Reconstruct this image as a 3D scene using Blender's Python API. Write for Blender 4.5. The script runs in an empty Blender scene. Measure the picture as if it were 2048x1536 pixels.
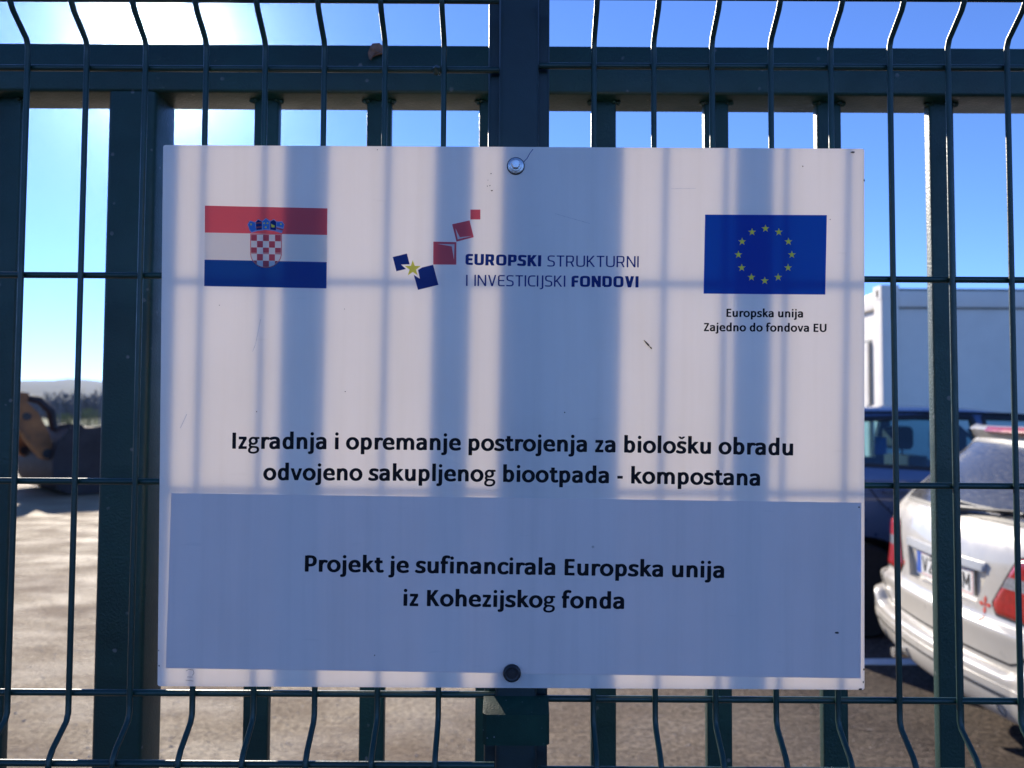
import bpy, bmesh, math, random
import numpy as np
from mathutils import Vector, Matrix
rad = math.radians
random.seed(7)

# ------------------------------------------------------------------ camera, world, sun, exposure
SC = bpy.context.scene
COL = SC.collection
EYE = 1.48
cam_d = bpy.data.cameras.new('camera')
cam = bpy.data.objects.new('camera', cam_d)
COL.objects.link(cam)
cam_d.sensor_width = 36.0
cam_d.lens = 36.0 * 1538.0 / 2048.0
cam_d.clip_start = 0.02
cam_d.clip_end = 20000.0
cam.location = (0, 0, EYE)
cam.rotation_euler = (Matrix.Rotation(rad(90 + 2.35), 4, 'X') @ Matrix.Rotation(rad(0.30), 4, 'Z')).to_euler()
cam_d.dof.use_dof = True
cam_d.dof.focus_distance = 0.735
cam_d.dof.aperture_fstop = 7.0
SC.camera = cam

SUN_DIR = Vector((-0.3888, 0.8255, 0.4092)).normalized()
SUN_EL = math.asin(SUN_DIR.z)
SUN_AZ = math.atan2(SUN_DIR.x, SUN_DIR.y)
world = bpy.data.worlds.new('World')
SC.world = world
world.use_nodes = True
wn = world.node_tree
bg = wn.nodes['Background']
sky = wn.nodes.new('ShaderNodeTexSky')
sky.sky_type = 'NISHITA'
sky.sun_disc = False
sky.sun_elevation = SUN_EL
sky.sun_rotation = SUN_AZ
sky.altitude = 150.0
sky.air_density = 0.62
sky.dust_density = 0.0
sky.ozone_density = 6.0
tint = wn.nodes.new('ShaderNodeMix'); tint.data_type = 'RGBA'; tint.blend_type = 'MULTIPLY'
tint.inputs[0].default_value = 1.0
tint.inputs[7].default_value = (0.87, 0.885, 1.06, 1.0)
wn.links.new(sky.outputs['Color'], tint.inputs[6])
wn.links.new(tint.outputs[2], bg.inputs['Color'])
bg.inputs['Strength'].default_value = 0.15

sun_d = bpy.data.lights.new('sun', 'SUN')
sun_d.energy = 4.6
sun_d.angle = rad(0.53)
sun_d.color = (1.0, 0.90, 0.76)
sun = bpy.data.objects.new('sun', sun_d)
sun.rotation_euler = (-SUN_DIR).to_track_quat('-Z', 'Y').to_euler()
sun.location = (-20, 40, 25)
COL.objects.link(sun)

SC.view_settings.view_transform = 'Standard'
SC.view_settings.look = 'None'
SC.view_settings.exposure = 0.82
SC.view_settings.gamma = 1.0
SC.render.engine = 'CYCLES'
SC.cycles.use_denoising = True
SC.cycles.max_bounces = 10
SC.cycles.diffuse_bounces = 6
SC.cycles.transparent_max_bounces = 12
SC.cycles.sample_clamp_indirect = 4.0
SC.cycles.caustics_reflective = False
SC.cycles.caustics_refractive = False

# ------------------------------------------------------------------ object helpers
def link(o, parent=None):
    COL.objects.link(o)
    if parent is not None:
        o.parent = parent
    return o

def tag(o, label=None, cat=None, group=None, kind=None):
    if label: o['label'] = label
    if cat: o['category'] = cat
    if group: o['group'] = group
    if kind: o['kind'] = kind
    return o

def empty(name, loc=(0, 0, 0), rot=(0, 0, 0)):
    o = bpy.data.objects.new(name, None)
    o.empty_display_size = 0.1
    o.location = loc
    o.rotation_euler = rot
    return link(o)

def mesh_obj(name, verts, faces, mat, parent=None, smooth=None):
    me = bpy.data.meshes.new(name)
    me.from_pydata([tuple(map(float, v)) for v in verts], [], faces)
    me.materials.append(mat)
    if smooth is not None:
        me.polygons.foreach_set('use_smooth', [True] * len(me.polygons))
        me.set_sharp_from_angle(angle=rad(smooth))
    me.update()
    o = bpy.data.objects.new(name, me)
    return link(o, parent)

class MB:
    def __init__(s):
        s.v = []; s.f = []
    def add(s, verts, faces):
        n = len(s.v)
        s.v.extend(verts)
        s.f.extend([tuple(i + n for i in f) for f in faces])
        return s
    def box(s, x0, x1, y0, y1, z0, z1):
        v = [(x, y, z) for z in (z0, z1) for y in (y0, y1) for x in (x0, x1)]
        return s.add(v, [(0, 2, 3, 1), (4, 5, 7, 6), (0, 1, 5, 4), (1, 3, 7, 5), (3, 2, 6, 7), (2, 0, 4, 6)])
    def rbar(s, x0, x1, y0, y1, z0, z1, r, axis='z', n=3):
        """bar with rounded long edges, running along axis"""
        if axis == 'z': a0, a1, b0, b1, c0, c1 = x0, x1, y0, y1, z0, z1
        elif axis == 'x': a0, a1, b0, b1, c0, c1 = y0, y1, z0, z1, x0, x1
        else: a0, a1, b0, b1, c0, c1 = z0, z1, x0, x1, y0, y1
        prof = []
        for (ca, cb, st) in ((a1 - r, b1 - r, 0), (a0 + r, b1 - r, 90), (a0 + r, b0 + r, 180), (a1 - r, b0 + r, 270)):
            for k in range(n + 1):
                t = rad(st + 90 * k / n)
                prof.append((ca + r * math.cos(t), cb + r * math.sin(t)))
        N = len(prof); v = []
        for c in (c0, c1):
            for a, b in prof:
                v.append((a, b, c) if axis == 'z' else ((c, a, b) if axis == 'x' else (b, c, a)))
        f = [(i, (i + 1) % N, N + (i + 1) % N, N + i) for i in range(N)]
        f += [tuple(range(N - 1, -1, -1)), tuple(range(N, 2 * N))]
        return s.add(v, f)
    def tube(s, pts, r, n=8, caps=True):
        P = [Vector(p) for p in pts]
        rr = r if isinstance(r, (list, tuple)) else [r] * len(P)
        v = []; f = []; prev = None
        for i, p in enumerate(P):
            if i == 0: t = P[1] - P[0]
            elif i == len(P) - 1: t = P[-1] - P[-2]
            else: t = (P[i + 1] - p).normalized() + (p - P[i - 1]).normalized()
            t.normalize()
            if prev is None:
                ref = Vector((0, 0, 1)) if abs(t.z) < 0.9 else Vector((1, 0, 0))
                a = t.cross(ref).normalized()
            else:
                a = (prev - t * prev.dot(t)).normalized()
            prev = a
            b = t.cross(a)
            for k in range(n):
                th = 2 * math.pi * k / n
                v.append(tuple(p + (a * math.cos(th) + b * math.sin(th)) * rr[i]))
        for i in range(len(P) - 1):
            for k in range(n):
                k2 = (k + 1) % n
                f.append((i * n + k, i * n + k2, (i + 1) * n + k2, (i + 1) * n + k))
        if caps:
            f.append(tuple(range(n - 1, -1, -1)))
            f.append(tuple(range((len(P) - 1) * n, len(P) * n)))
        return s.add(v, f)
    def lathe(s, prof, c, axis='y', n=24):
        """prof: (radius, height) pairs, revolved about axis through c"""
        v = []; f = []
        for (r, h) in prof:
            for k in range(n):
                t = 2 * math.pi * k / n
                a, b = r * math.cos(t), r * math.sin(t)
                if axis == 'y': v.append((c[0] + a, c[1] + h, c[2] + b))
                elif axis == 'z': v.append((c[0] + a, c[1] + b, c[2] + h))
                else: v.append((c[0] + h, c[1] + a, c[2] + b))
        for i in range(len(prof) - 1):
            for k in range(n):
                k2 = (k + 1) % n
                q = (i * n + k, i * n + k2, (i + 1) * n + k2, (i + 1) * n + k)
                f.append(q if axis != 'y' else q[::-1])
        a = tuple(range(n)); b = tuple(range((len(prof) - 1) * n, len(prof) * n))
        f.append(a if axis == 'y' else a[::-1]); f.append(b[::-1] if axis == 'y' else b)
        return s.add(v, f)
    def prism(s, poly, fn0, fn1):
        """polygon extruded between two placements (functions of the 2D point)"""
        n = len(poly)
        v = [fn0(p) for p in poly] + [fn1(p) for p in poly]
        f = [tuple(range(n)), tuple(range(2 * n - 1, n - 1, -1))]
        f += [((i + 1) % n, i, n + i, n + (i + 1) % n) for i in range(n)]
        return s.add(v, f)
    def build(s, name, mat, parent=None, smooth=None):
        o = mesh_obj(name, s.v, s.f, mat, parent, smooth)
        bm = bmesh.new(); bm.from_mesh(o.data)
        bmesh.ops.recalc_face_normals(bm, faces=bm.faces)
        bm.to_mesh(o.data); bm.free()
        return o

# ------------------------------------------------------------------ materials
def new_mat(name):
    m = bpy.data.materials.new(name)
    m.use_nodes = True
    return m, m.node_tree, m.node_tree.nodes['Principled BSDF']

def pos(nt, scale=(1, 1, 1), obj=False):
    if obj:
        c = nt.nodes.new('ShaderNodeTexCoord').outputs['Object']
    else:
        c = nt.nodes.new('ShaderNodeNewGeometry').outputs['Position']
    mp = nt.nodes.new('ShaderNodeMapping')
    mp.inputs['Scale'].default_value = scale
    nt.links.new(c, mp.inputs['Vector'])
    return mp.outputs['Vector']

def noise(nt, vec, scale, detail=4, rough=0.55):
    n = nt.nodes.new('ShaderNodeTexNoise')
    n.inputs['Scale'].default_value = scale
    n.inputs['Detail'].default_value = detail
    n.inputs['Roughness'].default_value = rough
    nt.links.new(vec, n.inputs['Vector'])
    return n.outputs['Fac']

def ramp(nt, fac, stops):
    r = nt.nodes.new('ShaderNodeValToRGB')
    e = r.color_ramp.elements
    while len(e) < len(stops): e.new(0.5)
    for i, (p, c) in enumerate(stops):
        e[i].position = p
        e[i].color = (c, c, c, 1) if not isinstance(c, tuple) else (*c, 1)
    nt.links.new(fac, r.inputs['Fac'])
    return r.outputs['Color']

def mixc(nt, fac, a, b, mode='MIX'):
    m = nt.nodes.new('ShaderNodeMix')
    m.data_type = 'RGBA'; m.blend_type = mode
    def put(i, x):
        if isinstance(x, (tuple, list)): m.inputs[i].default_value = (*x, 1)
        elif isinstance(x, (int, float)): m.inputs[i].default_value = x
        else: nt.links.new(x, m.inputs[i])
    put(0, fac); put(6, a); put(7, b)
    return m.outputs[2]

def bump(nt, b, h, strength=0.3, dist=0.01):
    n = nt.nodes.new('ShaderNodeBump')
    n.inputs['Strength'].default_value = strength
    n.inputs['Distance'].default_value = dist
    nt.links.new(h, n.inputs['Height'])
    nt.links.new(n.outputs['Normal'], b.inputs['Normal'])

def paint(name, col, rough=0.35, var=0.15, nscale=8, speck=None, speck_scale=30, bumpy=0.0, bscale=200, metallic=0.0, coat=0.0, spec=0.5):
    m, nt, b = new_mat(name)
    v = pos(nt)
    n = noise(nt, v, nscale)
    c2 = tuple(max(0, c * (1 - var)) for c in col); c3 = tuple(min(1, c * (1 + var)) for c in col)
    c = mixc(nt, ramp(nt, n, [(0.3, 0.0), (0.7, 1.0)]), c2, c3)
    if speck:
        vo = nt.nodes.new('ShaderNodeTexVoronoi')
        vo.inputs['Scale'].default_value = speck_scale
        nt.links.new(v, vo.inputs['Vector'])
        n2 = noise(nt, v, speck_scale * 3, 2)
        a = nt.nodes.new('ShaderNodeMath'); a.operation = 'MULTIPLY_ADD'
        nt.links.new(n2, a.inputs[0]); a.inputs[1].default_value = 0.16
        nt.links.new(vo.outputs['Distance'], a.inputs[2])
        msk = ramp(nt, a.outputs[0], [(0.16, 1.0), (0.22, 0.0)])
        # only some of the cells carry a speck
        sel = ramp(nt, noise(nt, v, speck_scale * 0.35, 2), [(0.46, 0.0), (0.58, 1.0)])
        f = nt.nodes.new('ShaderNodeMath'); f.operation = 'MULTIPLY'
        nt.links.new(msk, f.inputs[0]); nt.links.new(sel, f.inputs[1])
        f2 = nt.nodes.new('ShaderNodeMath'); f2.operation = 'MULTIPLY'
        nt.links.new(f.outputs[0], f2.inputs[0]); f2.inputs[1].default_value = 0.7
        c = mixc(nt, f2.outputs[0], c, speck)
    nt.links.new(c, b.inputs['Base Color'])
    rr = ramp(nt, noise(nt, v, nscale * 3), [(0.2, max(0.03, rough - 0.08)), (0.8, min(1, rough + 0.12))])
    nt.links.new(rr, b.inputs['Roughness'])
    b.inputs['Metallic'].default_value = metallic
    b.inputs['Coat Weight'].default_value = coat
    b.inputs['Specular IOR Level'].default_value = spec
    if bumpy:
        bump(nt, b, noise(nt, v, bscale, 3), bumpy, 0.002)
    return m

M = {}
GREEN = (0.003, 0.033, 0.028)
M['gate'] = paint('gate_green_paint', GREEN, 0.40, 0.25, 9, spec=0.45, speck=(0.14, 0.15, 0.15), speck_scale=46, bumpy=0.3, bscale=320)
M['wire'] = paint('wire_green_coating', GREEN, 0.36, 0.12, 20, bumpy=0.15, bscale=400)
M['post'] = paint('post_green_coating', (0.002, 0.020, 0.024), 0.42, 0.15, 10, bumpy=0.12, bscale=500)
M['clamp'] = paint('clamp_green_plastic', (0.010, 0.040, 0.028), 0.55, 0.25, 30, spec=0.15, speck=(0.2, 0.22, 0.25), speck_scale=180, bumpy=0.2, bscale=600)
M['zinc'] = paint('zinc_plated_steel', (0.55, 0.57, 0.60), 0.28, 0.15, 120, metallic=1.0, bumpy=0.2, bscale=900)
M['dark_cap'] = paint('dark_bolt_cap', (0.012, 0.014, 0.018), 0.5, 0.4, 150, speck=(0.12, 0.12, 0.12), speck_scale=300)
M['leaf'] = paint('dry_leaf', (0.22, 0.12, 0.08), 0.7, 0.35, 120, bumpy=0.4, bscale=300)
M['rubber'] = paint('tyre_rubber', (0.012, 0.012, 0.013), 0.7, 0.2, 20)
M['black'] = paint('black_plastic', (0.010, 0.011, 0.013), 0.45, 0.3, 30)
M['seam'] = paint('panel_gap_black', (0.006, 0.006, 0.007), 0.8, 0.1, 30)
M['chrome'] = paint('chrome_trim', (0.75, 0.76, 0.78), 0.12, 0.05, 20, metallic=1.0)
M['alloy'] = paint('alloy_wheel', (0.42, 0.43, 0.45), 0.35, 0.1, 20, metallic=0.9)
M['white_paint'] = paint('silver_white_car_paint', (0.49, 0.455, 0.385), 0.30, 0.04, 6, coat=0.6)
M['garnish'] = paint('pale_silver_trim', (0.40, 0.42, 0.43), 0.3, 0.05, 20, coat=0.5)
M['blue_paint'] = paint('blue_car_paint', (0.060, 0.105, 0.21), 0.30, 0.06, 6, coat=1.0, metallic=0.4)
M['seat'] = paint('dark_seat_fabric', (0.020, 0.023, 0.035), 0.85, 0.25, 60)
M['seat_grey'] = paint('grey_seat_panel', (0.10, 0.11, 0.13), 0.7, 0.15, 60)
M['blue_cloth'] = paint('bright_blue_cloth', (0.01, 0.16, 0.55), 0.6, 0.1, 60)
M['cabin'] = paint('cabin_white_paint', (0.76, 0.71, 0.62), 0.45, 0.05, 3, bumpy=0.05, bscale=12)
M['cabin_gap'] = paint('cabin_joint_grey', (0.14, 0.15, 0.14), 0.6, 0.1, 10)
M['plate_white'] = paint('plate_white', (0.72, 0.72, 0.68), 0.35, 0.04, 30)
M['plate_blue'] = paint('plate_blue', (0.02, 0.10, 0.45), 0.35, 0.04, 30)
M['plate_ink'] = paint('plate_ink', (0.012, 0.012, 0.012), 0.4, 0.1, 30)
M['decal_red'] = paint('decal_red', (0.55, 0.06, 0.03), 0.4, 0.15, 60)
M['yellow'] = paint('loader_yellow_paint', (0.25, 0.095, 0.022), 0.55, 0.4, 4, bumpy=0.1, bscale=20)
M['bucket'] = paint('bucket_dark_steel', (0.014, 0.014, 0.017), 0.65, 0.5, 3, bumpy=0.2, bscale=15)
M['line'] = paint('road_marking_white', (0.76, 0.75, 0.71), 0.7, 0.12, 14)
M['far_metal'] = paint('far_fence_steel', (0.10, 0.12, 0.13), 0.6, 0.1, 2)
M['bark'] = paint('bare_branch_bark', (0.075, 0.065, 0.058), 0.9, 0.3, 2)
M['woods'] = paint('bare_woodland', (0.125, 0.118, 0.125), 0.95, 0.3, 0.5)
M['shrub'] = paint('pale_shrub_leaf', (0.15, 0.19, 0.07), 0.8, 0.35, 3)
M['stone'] = paint('gravel_stone', (0.34, 0.28, 0.22), 0.8, 0.5, 25)
M['insect'] = paint('dead_insect', (0.02, 0.012, 0.010), 0.5, 0.4, 500)

def glass_mat(name, tint, rough=0.02, streak=False, ior=1.5):
    m, nt, b = new_mat(name)
    nt.nodes.remove(b)
    out = nt.nodes['Material Output']
    t = nt.nodes.new('ShaderNodeBsdfTransparent'); t.inputs['Color'].default_value = (*tint, 1)
    g = nt.nodes.new('ShaderNodeBsdfGlossy'); g.inputs['Roughness'].default_value = rough
    fr = nt.nodes.new('ShaderNodeFresnel'); fr.inputs['IOR'].default_value = ior
    mx = nt.nodes.new('ShaderNodeMixShader')
    nt.links.new(fr.outputs[0], mx.inputs[0]); nt.links.new(t.outputs[0], mx.inputs[1]); nt.links.new(g.outputs[0], mx.inputs[2])
    last = mx.outputs[0]
    if streak:
        v = pos(nt, (1, 6, 60))
        n = noise(nt, v, 4, 4)
        d = nt.nodes.new('ShaderNodeBsdfDiffuse'); d.inputs['Color'].default_value = (0.5, 0.48, 0.44, 1)
        m2 = nt.nodes.new('ShaderNodeMixShader')
        nt.links.new(ramp(nt, n, [(0.38, 0.05), (0.72, 0.24)]), m2.inputs[0])
        nt.links.new(last, m2.inputs[1]); nt.links.new(d.outputs[0], m2.inputs[2])
        last = m2.outputs[0]
        bp = nt.nodes.new('ShaderNodeBump'); bp.inputs['Strength'].default_value = 0.015; bp.inputs['Distance'].default_value = 0.003
        nt.links.new(noise(nt, pos(nt, (1, 1.5, 9)), 9, 4), bp.inputs['Height'])
        nt.links.new(bp.outputs[0], g.inputs['Normal'])
    nt.links.new(last, out.inputs['Surface'])
    return m
M['glass'] = glass_mat('car_window_glass', (0.76, 0.90, 0.92))
M['rear_glass'] = glass_mat('rear_window_glass', (0.20, 0.23, 0.26), 0.14, True, ior=2.1)
M['lamp_red'] = paint('lamp_red_lens', (0.34, 0.012, 0.008), 0.2, 0.25, 40, coat=0.35)
M['lamp_clear'] = paint('lamp_clear_lens', (0.24, 0.25, 0.26), 0.12, 0.3, 60, coat=1.0)

def lightthrough(name, col_d, col_t, share, spec=0.04, rough=0.35, stain=False):
    """plastic sheet: part of the light is scattered back, part passes through"""
    m, nt, b = new_mat(name)
    nt.nodes.remove(b)
    out = nt.nodes['Material Output']
    d = nt.nodes.new('ShaderNodeBsdfDiffuse'); t = nt.nodes.new('ShaderNodeBsdfTranslucent')
    g = nt.nodes.new('ShaderNodeBsdfGlossy'); g.inputs['Roughness'].default_value = rough
    d.inputs['Color'].default_value = (*col_d, 1); t.inputs['Color'].default_value = (*col_t, 1)
    if stain:
        v = pos(nt, obj=True)
        n = noise(nt, v, 9, 5)
        c = mixc(nt, ramp(nt, n, [(0.35, 0.0), (0.75, 1.0)]), col_d, tuple(x * 0.93 for x in col_d))
        vo = nt.nodes.new('ShaderNodeTexVoronoi'); vo.inputs['Scale'].default_value = 38
        nt.links.new(v, vo.inputs['Vector'])
        sel = ramp(nt, noise(nt, v, 21, 1), [(0.62, 0.0), (0.66, 0.7)])
        dot = ramp(nt, vo.outputs['Distance'], [(0.03, 1.0), (0.06, 0.0)])
        f = nt.nodes.new('ShaderNodeMath'); f.operation = 'MULTIPLY'
        nt.links.new(sel, f.inputs[0]); nt.links.new(dot, f.inputs[1])
        c = mixc(nt, f.outputs[0], c, (0.12, 0.09, 0.07))
        # faint rain streaks running down the sheet
        st = ramp(nt, noise(nt, pos(nt, (70, 2.5, 1), obj=True), 1.0, 4, 0.6), [(0.45, 0.0), (0.75, 0.16)])
        c = mixc(nt, st, c, (0.42, 0.40, 0.37))
        # faint scratches
        sv = pos(nt, (6, 40, 1), obj=True)
        s2 = ramp(nt, noise(nt, sv, 3.0, 2), [(0.70, 0.0), (0.74, 0.12)])
        c = mixc(nt, s2, c, (0.45, 0.42, 0.40))
        nt.links.new(c, d.inputs['Color'])
    if stain:
        bp = nt.nodes.new('ShaderNodeBump'); bp.inputs['Strength'].default_value = 0.25; bp.inputs['Distance'].default_value = 0.004
        nt.links.new(noise(nt, pos(nt, (1, 1.6, 1), obj=True), 7, 3), bp.inputs['Height'])
        nt.links.new(bp.outputs[0], g.inputs['Normal'])
    m1 = nt.nodes.new('ShaderNodeMixShader'); m1.inputs[0].default_value = share
    m2 = nt.nodes.new('ShaderNodeMixShader'); m2.inputs[0].default_value = spec
    nt.links.new(d.outputs[0], m1.inputs[1]); nt.links.new(t.outputs[0], m1.inputs[2])
    nt.links.new(m1.outputs[0], m2.inputs[1]); nt.links.new(g.outputs[0], m2.inputs[2])
    nt.links.new(m2.outputs[0], out.inputs['Surface'])
    return m
M['panel'] = lightthrough('sign_white_plastic', (0.91, 0.88, 0.865), (0.99, 0.90, 0.74), 0.395, stain=True)
M['sticker'] = lightthrough('cover_film', (0.83, 0.72, 0.68), (0.8, 0.75, 0.7), 0.12, spec=0.05, rough=0.3, stain=True)
M['ink_black'] = paint('ink_black', (0.005, 0.005, 0.008), 0.5, 0.05, 30, spec=0.15)
M['ink_navy'] = lightthrough('ink_navy', (0.003, 0.018, 0.17), (0.01, 0.05, 0.36), 0.35, 0.015)
M['ink_blue'] = lightthrough('ink_flag_blue', (0.002, 0.040, 0.24), (0.01, 0.12, 0.52), 0.4, 0.015)
M['ink_eu'] = lightthrough('ink_eu_blue', (0.0005, 0.036, 0.33), (0.002, 0.11, 0.70), 0.42, 0.012)
M['ink_red'] = lightthrough('ink_red', (0.46, 0.050, 0.080), (0.95, 0.16, 0.22), 0.55, 0.03)
M['ink_yellow'] = lightthrough('ink_yellow', (0.95, 0.80, 0.05), (0.9, 0.75, 0.1), 0.25, 0.03)
M['ink_white'] = lightthrough('ink_white', (0.80, 0.80, 0.80), (0.92, 0.86, 0.74), 0.5, 0.03)
M['ink_pale'] = lightthrough('ink_pale_blue', (0.26, 0.44, 0.72), (0.3, 0.5, 0.8), 0.4, 0.02)
M['ink_sky'] = lightthrough('ink_light_blue', (0.03, 0.24, 0.66), (0.08, 0.35, 0.8), 0.4, 0.03)
M['mark'] = paint('dirt_mark', (0.05, 0.04, 0.035), 0.8, 0.4, 400)
M['scratch'] = paint('scratch', (0.62, 0.60, 0.59), 0.6, 0.2, 400)
M['pencil'] = paint('pencil_mark', (0.28, 0.25, 0.23), 0.8, 0.2, 400)

def ground_mat():
    m, nt, b = new_mat('yard_asphalt_and_dirt')
    v = pos(nt)
    sep = nt.nodes.new('ShaderNodeSeparateXYZ'); nt.links.new(v, sep.inputs[0])
    wob = noise(nt, v, 0.5, 5)
    a = nt.nodes.new('ShaderNodeMath'); a.operation = 'MULTIPLY_ADD'
    nt.links.new(wob, a.inputs[0]); a.inputs[1].default_value = 2.2
    nt.links.new(sep.outputs['X'], a.inputs[2])
    asphalt = ramp(nt, a.outputs[0], [(0.0, 0.0), (1.0, 1.0)])
    mr = nt.nodes.new('ShaderNodeMapRange'); mr.inputs['From Min'].default_value = 0.6; mr.inputs['From Max'].default_value = 2.7
    nt.links.new(a.outputs[0], mr.inputs['Value'])
    # fine aggregate
    g1 = noise(nt, v, 34, 8, 0.78)
    g2 = noise(nt, v, 14, 5, 0.6)
    vo = nt.nodes.new('ShaderNodeTexVoronoi'); vo.inputs['Scale'].default_value = 40
    nt.links.new(v, vo.inputs['Vector'])
    stone = ramp(nt, vo.outputs['Distance'], [(0.10, 1.0), (0.22, 0.0)])
    sel = ramp(nt, noise(nt, v, 25, 2), [(0.58, 0.0), (0.68, 1.0)])
    st = nt.nodes.new('ShaderNodeMath'); st.operation = 'MULTIPLY'
    nt.links.new(stone, st.inputs[0]); nt.links.new(sel, st.inputs[1])
    asp = mixc(nt, ramp(nt, g1, [(0.40, 0.0), (0.60, 1.0)]), (0.022, 0.017, 0.014), (0.215, 0.166, 0.130))
    asp = mixc(nt, ramp(nt, g2, [(0.35, 0.0), (0.7, 0.4)]), asp, (0.13, 0.105, 0.09))
    asp = mixc(nt, ramp(nt, noise(nt, v, 1.7, 5, 0.6), [(0.45, 0.0), (0.60, 0.35)]), asp, (0.045, 0.036, 0.031))
    asp = mixc(nt, st.outputs[0], asp, (0.33, 0.29, 0.25))
    dirt = mixc(nt, ramp(nt, g1, [(0.40, 0.0), (0.60, 1.0)]), (0.18, 0.128, 0.076), (0.56, 0.435, 0.275))
    big = noise(nt, pos(nt, (1, 2.2, 1)), 0.9, 6, 0.6)
    dirt = mixc(nt, ramp(nt, big, [(0.42, 0.0), (0.62, 0.55)]), dirt, (0.19, 0.128, 0.082))
    dirt = mixc(nt, st.outputs[0], dirt, (0.55, 0.50, 0.43))
    c = mixc(nt, mr.outputs[0], dirt, asp)
    # unseen ground outside the fence, made dark to cut warm bounce light
    low_bounce = mixc(nt, ramp(nt, g1, [(0.32, 0.0), (0.68, 1.0)]), (0.060, 0.060, 0.062), (0.130, 0.128, 0.128))
    md = nt.nodes.new('ShaderNodeMapRange'); md.inputs['From Min'].default_value = 0.62; md.inputs['From Max'].default_value = 0.66
    nt.links.new(sep.outputs['Y'], md.inputs['Value'])
    c = mixc(nt, md.outputs[0], low_bounce, c)
    nt.links.new(c, b.inputs['Base Color'])
    nt.links.new(ramp(nt, noise(nt, pos(nt, (1, 1.6, 1)), 1.3, 5, 0.6), [(0.40, 0.60), (0.60, 0.85)]), b.inputs['Roughness'])
    b.inputs['Specular IOR Level'].default_value = 0.13
    # gravel grain plus ruts
    h = nt.nodes.new('ShaderNodeMath'); h.operation = 'MULTIPLY_ADD'
    nt.links.new(noise(nt, pos(nt, (0.8, 2.2, 1)), 2.2, 7, 0.65), h.inputs[0]); h.inputs[1].default_value = 1.2
    nt.links.new(g1, h.inputs[2])
    bump(nt, b, h.outputs[0], 1.0, 0.02)
    return m
M['ground'] = ground_mat()

def field_mat():
    m, nt, b = new_mat('field_grass')
    v = pos(nt)
    c = mixc(nt, ramp(nt, noise(nt, v, 0.15, 6), [(0.35, 0.0), (0.65, 1.0)]), (0.055, 0.085, 0.022), (0.14, 0.16, 0.05))
    nt.links.new(c, b.inputs['Base Color']); b.inputs['Roughness'].default_value = 0.95
    return m
M['field'] = field_mat()
def hill_mat():
    m, nt, b = new_mat('hill_woods')
    v = pos(nt)
    c = mixc(nt, ramp(nt, noise(nt, v, 0.01, 6), [(0.35, 0.0), (0.65, 1.0)]), (0.035, 0.04, 0.03), (0.075, 0.075, 0.055))
    nt.links.new(c, b.inputs['Base Color']); b.inputs['Roughness'].default_value = 1.0
    return m
M['hill'] = hill_mat()

# ------------------------------------------------------------------ 2D shape fields -> flat meshes (letters, emblems, panels)
def field_mesh(fn, bb, h):
    """marching squares: fn(X, Y) < 0 inside; returns 2D verts and faces"""
    x0, y0, x1, y1 = bb
    nx = max(2, int(math.ceil((x1 - x0) / h)) + 1); ny = max(2, int(math.ceil((y1 - y0) / h)) + 1)
    xs = np.linspace(x0, x1, nx); ys = np.linspace(y0, y1, ny)
    X, Y = np.meshgrid(xs, ys)
    V = fn(X, Y)
    V = np.where(np.abs(V) < 1e-9, 1e-9, V)
    ins = V < 0
    verts = []; key = {}; faces = []
    def node(j, i):
        k = (j, i)
        if k not in key:
            key[k] = len(verts); verts.append((xs[i], ys[j]))
        return key[k]
    def cross(j, i, j2, i2):
        k = (j, i, j2, i2) if (j, i) < (j2, i2) else (j2, i2, j, i)
        if k not in key:
            a, b2 = V[k[0], k[1]], V[k[2], k[3]]
            t = a / (a - b2)
            key[k] = len(verts)
            verts.append((xs[k[1]] + t * (xs[k[3]] - xs[k[1]]), ys[k[0]] + t * (ys[k[2]] - ys[k[0]])))
        return key[k]
    cnt = ins[:-1, :-1].astype(int) + ins[1:, :-1] + ins[:-1, 1:] + ins[1:, 1:]
    for j, i in zip(*np.nonzero(cnt)):
        c = ((j, i), (j, i + 1), (j + 1, i + 1), (j + 1, i))
        if cnt[j, i] == 4:
            faces.append(tuple(node(*p) for p in c)); continue
        poly = []
        for k in range(4):
            p, q = c[k], c[(k + 1) % 4]
            if ins[p]: poly.append(node(*p))
            if ins[p] != ins[q]: poly.append(cross(*p, *q))
        if len(poly) >= 3: faces.append(tuple(poly))
    return verts, faces

def sd_poly(pts):
    P = np.array(pts, float)
    def fn(X, Y):
        d = np.full(X.shape, 1e18); s = np.ones(X.shape)
        n = len(P)
        for i in range(n):
            a = P[i]; b = P[i - 1]
            ex, ey = b - a
            wx, wy = X - a[0], Y - a[1]
            t = np.clip((wx * ex + wy * ey) / (ex * ex + ey * ey + 1e-18), 0, 1)
            d = np.minimum(d, (wx - ex * t) ** 2 + (wy - ey * t) ** 2)
            c1 = Y >= a[1]; c2 = Y < b[1]; c3 = ex * wy > ey * wx
            flip = (c1 & c2 & c3) | (~c1 & ~c2 & ~c3)
            s = np.where(flip, -s, s)
        return s * np.sqrt(d)
    return fn

def bez(p0, p1, p2, p3, n=14):
    t = np.linspace(0, 1, n + 1)[1:, None]
    p0, p1, p2, p3 = map(np.array, (p0, p1, p2, p3))
    return ((1 - t) ** 3 * p0 + 3 * (1 - t) ** 2 * t * p1 + 3 * (1 - t) * t * t * p2 + t ** 3 * p3)

def path(*cmds):
    """('x,y') start then L tuples (x,y) or C tuples (x1,y1,x2,y2,x,y)"""
    pts = [np.array(cmds[0], float)]
    for c in cmds[1:]:
        if len(c) == 2: pts.append(np.array(c, float))
        else: pts.extend(list(bez(pts[-1], c[0:2], c[2:4], c[4:6])))
    return np.array(pts)

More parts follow.
